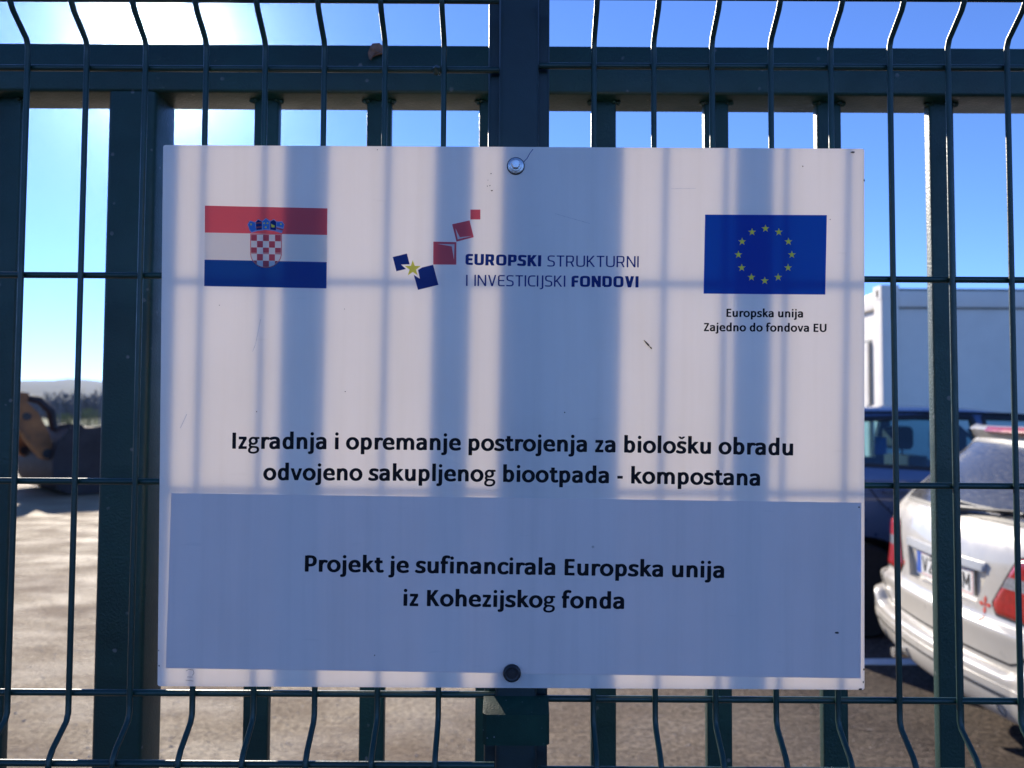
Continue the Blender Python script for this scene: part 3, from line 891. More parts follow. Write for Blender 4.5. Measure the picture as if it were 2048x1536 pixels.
# torn brown leaf caught on the gate's top rail
lf = MB()
lp = [(0, 0), (-2, 10), (2, 24), (6, 31), (20, 32), (26, 27), (33, 16), (29, 10), (24, 9), (15, 6), (8, 3), (4, -4)]
lp = [(-0.1790 + a * 0.00062, 1.9205 + b2 * 0.00062) for a, b2 in lp]
rl = random.Random(2)
cx = sum(p[0] for p in lp) / len(lp); cz = sum(p[1] for p in lp) / len(lp)
v = []; f = []
n = len(lp)
for off in (0.0, 0.0006):
    v.append((cx, 0.9320 + off, cz))
    for k in (0.5, 1.0):
        for p in lp:
            v.append((cx + (p[0] - cx) * k, 0.9335 + off + rl.uniform(-.0022, .0018) * (1 if off == 0 else 0.2), cz + (p[1] - cz) * k))
m1 = 2 * n + 1
for i in range(n):
    j = (i + 1) % n
    f += [(0, 1 + j, 1 + i), (1 + i, 1 + j, 1 + n + j, 1 + n + i), (m1, m1 + 1 + i, m1 + 1 + j), (m1 + 1 + i, m1 + 1 + n + i, m1 + 1 + n + j, m1 + 1 + j),
          (1 + n + i, 1 + n + j, m1 + 1 + n + j, m1 + 1 + n + i)]
lf.add(v, f)
tag(lf.build('dry_leaf', M['leaf']), 'small torn brown dry leaf caught on the gate top rail', 'leaf')

# ------------------------------------------------------------------ THE SIGN
SW, SH, ST = 0.6655, 0.5112, 0.0035
tilt = math.atan(0.015 / SH)
sign = empty('information_sign', (0.0005, 0.7275, 1.4793), (rad(90) + tilt, 0, 0))
tag(sign, 'white plastic funding information sign with two flags bolted to the fence post', 'sign')
def art(px, py):
    """artwork layout grid (the sign's own print, measured in photo-sized units) -> sheet metres"""
    xl = 326 - 8 * (py - 290) / 1081.0
    xr = 1729 + 1 * (py - 297) / 1084.0
    u = (px - xl) / (xr - xl)
    yt = 290 + 7 * u; yb = 1371 + 10 * u
    w = (py - yt) / (yb - yt)
    return ((u - 0.5) * SW, (0.5 - w) * SH)

def sheet_mesh(name, v2, f2, w, mat, parent, thick=0.0):
    return mesh_obj(name, [(p[0], p[1], w) for p in v2], f2, mat, parent)
def poly_art(name, pts, w, mat, parent):
    v2 = [art(*p) for p in pts][::-1]
    bm = bmesh.new()
    vs = [bm.verts.new((p[0], p[1], w)) for p in v2]
    bm.faces.new(vs)
    bmesh.ops.triangulate(bm, faces=bm.faces)
    me = bpy.data.meshes.new(name); bm.to_mesh(me); bm.free()
    for p in me.polygons:
        if p.normal.z < 0: p.flip()
    me.materials.append(mat)
    o = bpy.data.objects.new(name, me)
    return link(o, parent)
def polys_art(name, polys, w, mat, parent):
    bm = bmesh.new()
    for pts in polys:
        bm.faces.new([bm.verts.new((*art(*p), w)) for p in pts])
    bmesh.ops.triangulate(bm, faces=bm.faces)
    me = bpy.data.meshes.new(name); bm.to_mesh(me); bm.free()
    for p in me.polygons:
        if p.normal.z < 0: p.flip()
    me.materials.append(mat)
    return link(bpy.data.objects.new(name, me), parent)
def field_art(name, fn, bb, h, w, mat, parent):
    v2, f2 = field_mesh(fn, bb, h)
    return mesh_obj(name, [(*art(*p), w) for p in v2], [q[::-1] for q in f2], mat, parent)

# panel: thin slab with slightly rounded corners
r_ = 0.002
MB().rbar(-SW / 2, SW / 2, -SH / 2, SH / 2, -ST, 0.0, r_, 'z', 3).build('panel', M['panel'], sign)

def text_art(name, runs, w, mat, parent):
    """runs: (font, glyphs, string, x left, x right, baseline left, baseline right, sag, unit height px)"""
    VV = []; FF = []
    for (fk, G, s, xl, xr, b0, b1, sag, em) in runs:
        h = 0.0165 if fk == 'H' else 0.028
        v2, f2, a, b2 = text2d(fk, G, s, h)
        n = len(VV)
        for (x, y) in v2:
            t = (x - a) / (b2 - a)
            px = xl + t * (xr - xl)
            py = b0 + t * (b1 - b0) - sag * 4 * t * (1 - t) - y * em
            # letters lean with the line
            px += y * em * (b1 - b0) / (xr - xl)
            VV.append((*art(px, py), w))
        FF += [tuple(i + n for i in q) for q in f2]
    return mesh_obj(name, VV, FF, mat, parent)
TB, TL = technical(0.215), technical(0.112)
W1 = 0.00012
text_art('project_title', [
    ('H', HUM, 'Izgradnja i opremanje postrojenja za biolo\u0161ku obradu', 466, 1587, 899, 913.5, 2.2, 50.8),
    ('H', HUM, 'odvojeno sakupljenog biootpada - kompostana', 528, 1521, 961.6, 974, 2.0, 50.8)], W1, M['ink_black'], sign)
text_art('union_caption', [
    ('H', HUM, 'Europska unija', 1453.3, 1606.6, 635.6, 637, 0, 25.4),
    ('H', HUM, 'Zajedno do fondova EU', 1408.3, 1653.5, 664.2, 666, 0, 25.4)], W1, M['ink_black'], sign)
logo = mesh_obj('fund_emblem', [], [], M['ink_navy'], sign)
bpy.data.objects.remove(logo)
L = lambda pts: [(770 + x * 0.13024, 400 + y * 0.13024) for x, y in pts]
lg = polys_art('fund_emblem', [L([(122, 885), (340, 832), (382, 998), (250, 1002), (325, 1070), (178, 1105)]),
                               L([(510, 1085), (575, 1045), (742, 1005), (825, 1315), (510, 1392), (445, 1160), (538, 1220)])], W1, M['ink_navy'], sign)
polys_art('red_square', [L([(1313, 153), (1466, 153), (1466, 305), (1313, 305)])], W1, M['ink_red'], lg)
polys_art('red_square', [L([(1033, 380), (1300, 320), (1365, 580), (1100, 648)])], W1, M['ink_red'], lg)
polys_art('red_square', [L([(745, 648), (1098, 655), (1098, 1003), (743, 1000)])], W1, M['ink_red'], lg)
polys_art('white_sliver', [L([(1083, 440), (1118, 615), (1335, 562), (1150, 580)]), L([(800, 682), (1070, 688), (1062, 930), (1028, 722)])], 2 * W1, M['ink_white'], lg)
def star(cx, cy, R, rot=0.0, k=0.40):
    return [(cx + (R if i % 2 == 0 else R * k) * math.sin(rot + i * math.pi / 5), cy - (R if i % 2 == 0 else R * k) * math.cos(rot + i * math.pi / 5)) for i in range(10)]
polys_art('yellow_star', [star(826, 538.5, 17)], W1, M['ink_yellow'], lg)
text_art('fund_name', [
    ('TB', TB, 'EUROPSKI', 931.2, 1082.5, 531.3, 534.3, 0, 22.6),
    ('TL', TL, 'STRUKTURNI', 1094.8, 1277.8, 534.6, 536.2, 0, 22.6),
    ('TL', TL, 'I INVESTICIJSKI', 932.5, 1131, 573.5, 575.3, 0, 22.6),
    ('TB', TB, 'FONDOVI', 1143.4, 1277.5, 575.4, 576.6, 0, 22.6)], W1, M['ink_navy'], lg)
# union flag
ef = polys_art('union_flag', [[(1410.5, 430), (1654, 431), (1651, 591), (1407.5, 589)]], W1, M['ink_eu'], sign)
polys_art('yellow_stars', [star(1530.5 + 53.5 * math.sin(i * math.pi / 6) - 0.012 * -53 * math.cos(i * math.pi / 6), 510.7 - 52.5 * math.cos(i * math.pi / 6), 8.2) for i in range(12)], 2 * W1, M['ink_yellow'], ef)
# national flag
nf = polys_art('national_flag', [[(410, 412), (655, 417.5), (654.5, 471), (410, 466)]], W1, M['ink_red'], sign)
polys_art('blue_stripe', [[(409.5, 520.5), (654, 525.5), (653.5, 578.3), (409, 573.5)]], W1, M['ink_blue'], nf)
polys_art('white_stripe', [[(410, 466), (654.5, 471), (654, 525.5), (409.5, 520.5)]], W1 * 0.9, M['ink_white'], nf)
Z = lambda pts: [(460 + x * 0.09117, 410 + y * 0.09115) for x, y in pts]
def shield_fn(x0, x1, yt, yb, ys):
    cx = (x0 + x1) / 2; rx = (x1 - x0) / 2; ry = yb - ys
    def fn(X, Y):
        box = np.maximum(np.maximum(x0 - X, X - x1), np.maximum(yt - Y, Y - ys))
        el = (np.hypot((X - cx) / rx, (Y - ys) / ry) - 1) * min(rx, ry)
        el = np.maximum(el, ys - 0.01 - Y)
        return np.minimum(box, el)
    return fn
s_out = shield_fn(501.0, 564.0, 468.8, 537.2, 507.5)
s_in = shield_fn(502.4, 562.6, 470.2, 535.8, 507.5)
sh = field_art('coat_of_arms', lambda X, Y: np.maximum(s_out(X, Y), -s_in(X, Y)), (499, 466, 566, 539), 0.5, 2.2 * W1, M['ink_red'], nf)
field_art('shield', s_in, (499, 466, 566, 539), 0.6, 2.0 * W1, M['ink_white'], nf)
def checks(X, Y):
    i = (X - 502.4) / 12.04; j = (Y - 470.2 - 0.02 * (X - 532)) / 13.1
    fi, fj = np.floor(i), np.floor(j)
    ex = np.minimum(i - fi, fi + 1 - i) * 12.04; ey = np.minimum(j - fj, fj + 1 - j) * 13.1
    d = np.minimum(ex, ey)
    return np.where((fi + fj) % 2 == 0, -d + 0.15, d + 0.15)
field_art('red_checks', lambda X, Y: np.maximum(checks(X, Y), s_in(X, Y) + 0.5), (501, 469, 564, 537), 0.4, 3 * W1, M['ink_red'], nf)
crown = [(478, 622), (432, 570), (386, 440), (440, 350), (555, 385), (622, 318), (708, 360), (793, 296), (886, 360), (965, 318), (1030, 370), (1150, 368), (1198, 440), (1185, 510), (1142, 630), (1100, 622), (960, 580), (790, 562), (620, 580)]
cr = polys_art('crown_shields', [Z(crown)], 2.6 * W1, M['ink_white'], nf)
cr.data.materials[0] = M['ink_pale']
polys_art('crown_shield', [Z([(482, 604), (446, 560), (404, 440), (446, 368), (545, 400), (560, 470), (575, 560)]),
                           Z([(722, 372), (793, 316), (872, 372), (872, 545), (725, 545)]),
                           Z([(1030, 392), (1140, 386), (1182, 440), (1170, 505), (1030, 470)])], 3 * W1, M['ink_sky'], cr)
polys_art('crown_shield', [Z([(570, 392), (622, 334), (704, 378), (704, 548), (585, 562)]), Z([(888, 375), (965, 334), (1018, 385), (1012, 566), (888, 548)])], 3 * W1, M['ink_navy'], cr)
polys_art('red_bars', [Z([(572, 395), (704, 382), (704, 412), (572, 428)]), Z([(574, 488), (704, 478), (704, 508), (578, 526)]), Z([(1022, 500), (1172, 540), (1160, 575), (1022, 535)])], 4 * W1, M['ink_red'], cr)
polys_art('gold_charges', [Z([(450, 420), (485, 420), (485, 455), (450, 455)]), Z([(740, 398), (772, 398), (772, 428), (740, 428)]), Z([(810, 398), (845, 398), (845, 428), (810, 428)]),
                           Z([(772, 484), (808, 484), (808, 516), (772, 516)]), Z([(905, 420), (935, 440), (985, 462), (982, 505), (915, 500)]), Z([(1105, 418), (1138, 418), (1138, 448), (1105, 448)])], 4 * W1, M['ink_yellow'], cr)
# cover film over the lower third, with its own two lines
cv = [art(345, 987.5), art(1723, 1008), art(1722, 1358), (art(335, 1335))]
mb = MB().prism(cv, lambda p: (p[0], p[1], 0.0006), lambda p: (p[0], p[1], 0.00005))
film = mb.build('cover_film', M['sticker'], sign)
text_art('funding_note', [
    ('H', HUM, 'Projekt je sufinancirala Europska unija', 612, 1449, 1143.7, 1157.7, 0.8, 50.6),
    ('H', HUM, 'iz Kohezijskog fonda', 809, 1249.5, 1212, 1218.9, 0.3, 50.6)], 0.0006 + W1, M['ink_black'], film)

# fixings
bx, by = art(1031.5, 332)
bolt = MB().lathe([(0.0076, 0.0002), (0.0076, 0.0010), (0.0070, 0.0014), (0.0, 0.0014)], (bx, by, 0), 'z', 36).build('bolt', M['zinc'], sign, 40)
hexa = MB()
hv = []
for (r, h) in ((0.0058, 0.0015), (0.0056, 0.0018)):
    hv.append((r, h))
hexa.lathe([(0.0056, 0.0015), (0.0053, 0.0019), (0.0045, 0.0020)], (bx, by + 0.0004, 0), 'z', 24)
hexa.lathe([(0.0044, 0.0020), (0.0044, 0.0050), (0.0038, 0.0058), (0.0022, 0.0060), (0.0, 0.0057)], (bx, by + 0.0006, 0), 'z', 6)
hexa.build('hex_head', M['zinc'], bolt, 30)
ring = MB().lathe([(0.0079, 0.0), (0.0084, 0.0), (0.0084, 0.0006), (0.0079, 0.0006)], (bx, by - 0.0002, 0.00005), 'z', 36).build('rubber_washer', M['rubber'], bolt, 40)
cx_, cy_ = art(1026, 1345)
MB().lathe([(0.0082, 0.0003), (0.0084, 0.0022), (0.0078, 0.0036), (0.0064, 0.0042), (0.0056, 0.0036), (0.0040, 0.0036), (0.0036, 0.0042), (0.0, 0.0044)], (cx_, cy_, 0.0006), 'z', 36).build('bolt_cap', M['dark_cap'], sign, 50)
# crack from the upper bolt to the edge, dirt marks, pencil scribble
def ribbons(name, lines, w, mat, parent):
    VV = []; FF = []
    for (pts, width) in lines:
        q = [Vector(art(*p)) for p in pts]
        for i in range(len(q) - 1):
            d = (q[i + 1] - q[i]).normalized(); nn = Vector((-d.y, d.x)) * width * 0.5
            k = len(VV)
            VV += [(*(q[i] - nn), w), (*(q[i + 1] - nn), w), (*(q[i + 1] + nn), w), (*(q[i] + nn), w)]
            FF.append((k, k + 1, k + 2, k + 3))
    return mesh_obj(name, VV, FF, mat, parent)
ribbons('crack', [([(1047, 324), (1054, 317), (1060, 306), (1066, 298)], 0.0006)], W1, M['ink_navy'], sign)
ribbons('pencil_scribble', [([(375, 1341), (380, 1338), (389, 1339), (391, 1345), (388, 1350)], 0.0004), ([(377, 1353), (388, 1353)], 0.0004), ([(374, 1359), (390, 1361)], 0.0004),
                            ], W1, M['pencil'], sign)
ribbons('scratch', [([(522, 640), (512, 690), (506, 705)], 0.0004), ([(1342, 378), (1392, 377)], 0.0003), ([(375, 830), (362, 858)], 0.0005), ([(1110, 428), (1180, 448)], 0.0003)], W1, M['scratch'], sign)
rm = random.Random(9)
mk = []
def speck(x, y, r, e=1.0):
    mk.append([(x + r * e * rm.uniform(0.6, 1.2) * math.cos(t * math.pi / 4), y + r * rm.uniform(0.6, 1.2) * math.sin(t * math.pi / 4)) for t in range(8)])
for (x, y, r, e) in ((1705, 304.5, 2.2, 2.2), (1728, 361, 2.4, 0.8), (982, 348, 1.0, 2), (980, 372, 1.3, 1), (984, 382, 1.2, 2), (976, 361, 0.8, 1), (975, 373, 0.7, 2),
                     (1605, 333, 1.5, 1), (692, 785, 1.2, 1), (1674, 1267, 3.0, 1.4), (752, 1310, 1.6, 0.7), (1718, 1017, 1.6, 1.2), (1130, 827, 1.4, 1), (440, 612, 1.0, 1.0),
                     (515, 825, 1.2, 1), (690, 620, .8, 1), (755, 300, 1, 1), (1728, 1340, 2.4, .6), (1727, 1365, 2.5, .6), (1722, 1379, 2.2, 2), (322, 1330, 2, .6), (321, 1300, 1.6, .6), (1660, 440, 1.0, 1), (1648, 470, .8, 1)):
    speck(x, y, r, e)
polys_art('dirt_marks', mk, 0.0006 + 2 * W1, M['mark'], sign)

# dead insect on the sign face
def on_sign(px, py, w):
    return sign.matrix_basis @ Vector((*art(px, py), w))
ins = empty('dead_insect', on_sign(1296, 690, 0.0), sign.rotation_euler)
tag(ins, 'tiny dark dead insect stuck to the sign below the round-star logo text', 'insect')
ib = MB()
a0 = Vector(art(1296, 690))
def ip(px, py, h):
    p = Vector(art(px, py)) - a0
    return (p.x, p.y, h)
ib.tube([ip(1288, 682, .0006), ip(1293, 687.5, .0009), ip(1297, 692, .0010), ip(1299.5, 695, .0006), ip(1302.5, 698, .0009), ip(1304, 700, .0005)], [.0002, .0007, .0008, .0002, .0007, .0003], 8)
ib.build('insect_body', M['insect'], ins, 60)

# ------------------------------------------------------------------ CARS
def pchip(xs, ys):
    xs = np.array(xs, float); ys = np.array(ys, float)
    h = np.diff(xs); d = np.diff(ys) / h
    m = np.zeros(len(xs)); m[0] = d[0]; m[-1] = d[-1]
    for i in range(1, len(xs) - 1):
        if d[i - 1] * d[i] > 0:
            w1, w2 = 2 * h[i] + h[i - 1], h[i] + 2 * h[i - 1]
            m[i] = (w1 + w2) / (w1 / d[i - 1] + w2 / d[i])
    def f(x):
        x = np.clip(x, xs[0], xs[-1])
        i = np.clip(np.searchsorted(xs, x) - 1, 0, len(h) - 1)
        t = (x - xs[i]) / h[i]
        return ((1 + 2 * t) * (1 - t) ** 2 * ys[i] + t * (1 - t) ** 2 * h[i] * m[i] + t * t * (3 - 2 * t) * ys[i + 1] + t * t * (t - 1) * h[i] * m[i + 1])
    return f

class Car:
    def __init__(s, levels):
        """levels: (z, rear x, front x, half width, rear corner radius, rear bow)"""
        L_ = np.array(levels, float)
        s.z0, s.z1 = L_[0, 0], L_[-1, 0]
        s.xr, s.xf, s.hw, s.rr, s.bow = [pchip(L_[:, 0], L_[:, k]) for k in range(1, 6)]
        s.lv = L_[:, 0]
    def rear(s, y, z):
        """unrolled rear coordinate y -> point (rear face, corner, then along the side)"""
        hw, rr, xr, bow = float(s.hw(z)), float(s.rr(z)), float(s.xr(z)), float(s.bow(z))
        fl = hw - rr; sg = 1 if y >= 0 else -1; a = abs(y)
        if a <= fl: return np.array([xr + bow * (a / fl) ** 2, y, z])
        e = (a - fl) / (rr * 1.5)
        if e <= 1:
            t = e * math.pi / 2
            return np.array([xr + bow + rr * 1.15 * (1 - math.cos(t)), sg * (fl + rr * math.sin(t)), z])
        return np.array([xr + bow + rr * 1.15 + (e - 1) * rr * 1.5, sg * hw, z])
    def side(s, x, z, sg):
        return np.array([x, sg * float(s.hw(z)), z])
    def outline(s, z, inset=0.0):
        hw, rr, xr, bow = float(s.hw(z)) - inset, float(s.rr(z)), float(s.xr(z)) + inset, float(s.bow(z))
        xf = float(s.xf(z)) - inset
        fl = hw - rr; pts = []
        for y in np.linspace(-fl, fl, 17): pts.append((xr + bow * (y / fl) ** 2, y))
        for t in np.linspace(0, math.pi / 2, 9)[1:]: pts.append((xr + bow + rr * 1.15 * (1 - math.cos(t)), fl + rr * math.sin(t)))
        rf = min(rr * 1.6, hw * 0.6); ff = hw - rf; bf = 0.10
        for x in np.linspace(xr + bow + rr * 1.15, xf - bf - rf * 1.1, 26)[1:]: pts.append((x, hw))
        for t in np.linspace(math.pi / 2, 0, 9)[1:]: pts.append((xf - bf - rf * 1.1 + rf * 1.1 * math.cos(t), ff + rf * math.sin(t)))
        for y in np.linspace(ff, -ff, 13)[1:]: pts.append((xf - bf * (y / ff) ** 2, y))
        half = [(x, -y) for (x, y) in pts[17 + 8:17 + 8 + 25 + 8 - 1]]
        # right side mirrored back to the rear
        right = []
        for t in np.linspace(0, math.pi / 2, 9)[1:]: right.append((xf - bf - rf * 1.1 + rf * 1.1 * math.cos(t), -(ff + rf * math.sin(t))))
        for x in np.linspace(xf - bf - rf * 1.1, xr + bow + rr * 1.15, 26)[1:]: right.append((x, -hw))
        for t in np.linspace(math.pi / 2, 0, 9)[1:-1]: right.append((xr + bow + rr * 1.15 * (1 - math.cos(t)), -(fl + rr * math.sin(t))))
        return pts + right
    def loft(s, z0, z1, inset=0.0, n=70, extra=()):
        zs = sorted(set(list(np.linspace(z0, z1, n)) + [z for z in list(s.lv) + list(extra) if z0 <= z <= z1]))
        mb = MB(); v = []; N = None
        for z in zs:
            o = s.outline(z, inset); N = len(o)
            v += [(x, y, z) for x, y in o]
        f = []
        for j in range(len(zs) - 1):
            for i in range(N):
                f.append((j * N + i, j * N + (i + 1) % N, (j + 1) * N + (i + 1) % N, (j + 1) * N + i))
        f.append(tuple(range(N - 1, -1, -1))); f.append(tuple(range((len(zs) - 1) * N, len(zs) * N)))
        mb.add(v, f)
        return mb

def conform(name, fn, bb, h, surf, mat, parent, out=0.003, inn=-0.010, smooth=50, pillow=0.0):
    """panel of the 2D shape fn laid on a surface function, with thickness"""
    v2, f2 = field_mesh(fn, bb, h)
    P3 = []; N3 = []
    e = 0.004
    for (a, b2) in v2:
        p = surf(a, b2)
        n_ = np.cross(surf(a + e, b2) - surf(a - e, b2), surf(a, b2 + e) - surf(a, b2 - e))
        n_ = n_ / (np.linalg.norm(n_) + 1e-12)
        c = p - np.array([2.2, 0, 0.6])
        if np.dot(n_, c) < 0: n_ = -n_
        P3.append(p); N3.append(n_)
    nv = len(v2)
    outs = np.full(nv, out)
    if pillow:
        A = np.array(v2)
        d = np.clip(-fn(A[:, 0], A[:, 1]) / pillow, 0, 1)
        outs = out * np.sqrt(np.clip(1 - (1 - d) ** 2, 0, 1))
    VV = [tuple(p + n_ * o_) for p, n_, o_ in zip(P3, N3, outs)] + [tuple(p + n_ * inn) for p, n_ in zip(P3, N3)]
    cnt = {}
    for q in f2:
        for i in range(len(q)):
            k = (q[i], q[(i + 1) % len(q)])
            cnt[k] = cnt.get(k, 0) + 1
    FF = list(f2) + [tuple(i + nv for i in q[::-1]) for q in f2]
    for (a, b2) in cnt:
        if (b2, a) not in cnt: FF.append((b2, a, a + nv, b2 + nv))
    o = mesh_obj(name, VV, FF, mat, parent)
    bm = bmesh.new(); bm.from_mesh(o.data); bmesh.ops.recalc_face_normals(bm, faces=bm.faces); bm.to_mesh(o.data); bm.free()
    o.data.polygons.foreach_set('use_smooth', [True] * len(o.data.polygons)); o.data.set_sharp_from_angle(angle=rad(smooth))
    return o

def rounded(pts, r):
    base = sd_poly(pts)
    return lambda X, Y: base(X, Y) - r
def line_fn(pts, w):
    st = Stroke(pts, w, w, rc=0.0)
    return lambda X, Y: st.sd(X, Y)
def ring_fn(c, r, w):
    return lambda X, Y: np.abs(np.hypot(X - c[0], Y - c[1]) - r) - w / 2

def cut(body, cutters):
    for c in cutters:
        m = body.modifiers.new('cut', 'BOOLEAN'); m.operation = 'DIFFERENCE'; m.solver = 'EXACT'; m.object = c
    dg = bpy.context.evaluated_depsgraph_get()
    dg.update()
    me = bpy.data.meshes.new_from_object(body.evaluated_get(dg))
    body.modifiers.clear()
    old = body.data; body.data = me
    bpy.data.meshes.remove(old)
    for c in cutters: bpy.data.objects.remove(c)
    me.polygons.foreach_set('use_smooth', [True] * len(me.polygons)); me.set_sharp_from_angle(angle=rad(32))

def wheel(parent, x, y, sg, r=0.315, w=0.20):
    y0 = y - sg * w
    e = MB()
    lo, hi = min(y, y0), max(y, y0)
    prof = [(r * 0.68, 0.0), (r * 0.93, 0.0), (r, 0.025), (r, w - 0.025), (r * 0.93, w), (r * 0.68, w)]
    e.lathe([(a, b2) for a, b2 in prof], (x, lo, r), 'y', 40)
    ty = e.build('wheel', M['rubber'], parent, 40)
    rm_ = MB()
    fy = y - sg * 0.012
    for k in range(7):
        t = 2 * math.pi * k / 7
        ca, sa = math.cos(t), math.sin(t)
        pts = []
        for (rr, ww) in ((0.05, 0.028), (r * 0.66, 0.036)):
            for s_ in (-1, 1):
                for dy in (0.0, -sg * 0.03):
                    pts.append((x + rr * ca - s_ * ww * sa, fy + dy, r + rr * sa + s_ * ww * ca))
        rm_.add(pts, [(0, 1, 3, 2), (4, 6, 7, 5), (0, 4, 5, 1), (2, 3, 7, 6), (0, 2, 6, 4), (1, 5, 7, 3)])
    c0 = min(fy, fy - sg * 0.05)
    rm_.lathe([(0.001, 0.0), (0.06, 0.0), (0.06, 0.05), (0.001, 0.05)], (x, c0, r), 'y', 20)
    rm_.lathe([(r * 0.62, 0.0), (r * 0.69, 0.0), (r * 0.69, 0.08), (r * 0.62, 0.08)], (x, lo + (0.004 if sg < 0 else w - 0.084), r), 'y', 40)
    rm_.build('rim', M['alloy'], ty, 40)
    return ty

# ---- white estate car, rear towards the gate
WC = Car([
    # z     xr     xf    hw    rr    bow
    (0.22, 0.440, 4.25, 0.70, 0.22, 0.06),
    (0.265, 0.320, 4.42, 0.76, 0.24, 0.06),
    (0.305, 0.120, 4.46, 0.81, 0.25, 0.06),
    (0.345, 0.075, 4.50, 0.83, 0.25, 0.06),
    (0.40, 0.060, 4.53, 0.845, 0.25, 0.06),
    (0.50, 0.056, 4.54, 0.856, 0.24, 0.06),
    (0.58, 0.050, 4.53, 0.864, 0.23, 0.06),
    (0.622, 0.046, 4.51, 0.866, 0.22, 0.06),
    (0.636, 0.050, 4.50, 0.866, 0.22, 0.06),
    (0.655, 0.072, 4.49, 0.852, 0.24, 0.060),
    (0.72, 0.082, 4.42, 0.848, 0.26, 0.060),
    (0.80, 0.088, 4.25, 0.850, 0.27, 0.060),
    (0.87, 0.096, 3.75, 0.854, 0.26, 0.060),
    (0.93, 0.110, 3.35, 0.856, 0.24, 0.060),
    (0.99, 0.135, 3.10, 0.846, 0.22, 0.060),
    (1.03, 0.165, 2.98, 0.830, 0.20, 0.060),
    (1.20, 0.315, 2.62, 0.735, 0.18, 0.060),
    (1.345, 0.465, 2.28, 0.650, 0.17, 0.055),
    (1.378, 0.480, 2.20, 0.625, 0.17, 0.050),
    (1.402, 0.500, 2.08, 0.58, 0.16, 0.050),
    (1.42, 0.620, 1.92, 0.48, 0.15, 0.050),
    (1.434, 0.900, 1.70, 0.30, 0.12, 0.030)])
wc_rot = -math.atan(0.0615)
wcar = empty('parked_car', (1.889, 3.600, 0.0), (0, 0, wc_rot))
tag(wcar, 'white estate car parked with its rear towards the gate, red tail lights', 'car', 'cars parked side by side behind the gate')
wb = WC.loft(0.22, 1.434, 0, 60).build('body', M['white_paint'], wcar, 32)
# number plate recess and wheel arches
rc = MB().prism([(-0.365, 0.832), (0.365, 0.832), (0.305, 0.692), (-0.305, 0.692)], lambda p: (-0.2, p[0], p[1]), lambda p: (0.128, p[0], p[1])).build('cutter', M['seam'], wcar)
ar = [MB().lathe([(0.365, 0.0), (0.365, 0.32)], (x, y, 0.315), 'y', 40).build('cutter', M['seam'], wcar) for x in (0.86, 3.62) for y in (-0.92, 0.60)]
bpy.context.view_layer.update()
cut(wb, [rc] + ar)
for x in (0.86, 3.62):
    wheel(wcar, x, -0.845, -1); wheel(wcar, x, 0.845, 1)
    for y in (-0.66, 0.66):
        MB().lathe([(0.36, 0.0), (0.36, 0.04)], (x, y - 0.02, 0.315), 'y', 32).build('wheel_housing', M['black'], wcar, 40)
rear = WC.rear
wr_fn = rounded([(-0.60, 1.075), (0.60, 1.075), (0.495, 1.335), (-0.495, 1.335)], 0.03)
conform('rear_window', wr_fn, (-0.68, 1.02, 0.68, 1.40), 0.025, rear, M['rear_glass'], wcar, 0.004, 0.0005, 60)
conform('window_seal', lambda X, Y: np.abs(wr_fn(X, Y) + 0.002) - 0.008, (-0.70, 1.02, 0.70, 1.41), 0.010, rear, M['black'], wcar, 0.006, -0.004)
for sg in (-1, 1):
    q = lambda pts: [(sg * a, b2) for a, b2 in pts]
    lampf = rounded(q([(0.425, 0.725), (0.445, 0.695), (0.78, 0.690), (1.02, 0.74), (1.00, 0.905), (0.58, 0.925), (0.535, 0.910)]), 0.012)
    bb = (min(sg * 0.39, sg * 1.06), 0.66, max(sg * 0.39, sg * 1.06), 0.97)
    tl = conform('tail_light', lampf, bb, 0.012, rear, M['lamp_red'], wcar, 0.012, -0.01, 50, 0.02)
    conform('clear_band', lambda X, Y: np.maximum(lampf(X, Y) + 0.010, np.abs(Y - 0.822) - 0.024), bb, 0.010, rear, M['lamp_clear'], tl, 0.0125, 0.004)
    conform('lamp_surround', lambda X, Y: np.abs(lampf(X, Y) - 0.003) - 0.0035, bb, 0.006, rear, M['seam'], tl, 0.003, -0.006)
    # quarter and door windows, dark
    sd = lambda x, z: WC.side(x, z, sg)
    for pts in ([(0.62, 1.055), (0.72, 1.055), (1.12, 1.05), (1.15, 1.36), (0.86, 1.35)], [(1.22, 1.05), (2.02, 1.03), (2.02, 1.37), (1.24, 1.365)], [(2.10, 1.03), (2.86, 1.01), (2.30, 1.36), (2.10, 1.37)]):
        conform('side_window', rounded(pts, 0.01), (0.5, 0.95, 3.0, 1.42), 0.03, sd, M['black'], wcar, 0.004, -0.004)
    for xx in (1.17, 2.06):
        conform('door_gap', line_fn([(xx, 0.36), (xx, 1.0)], 0.008), (xx - 0.03, 0.3, xx + 0.03, 1.05), 0.006, sd, M['seam'], wcar, 0.002, -0.004)
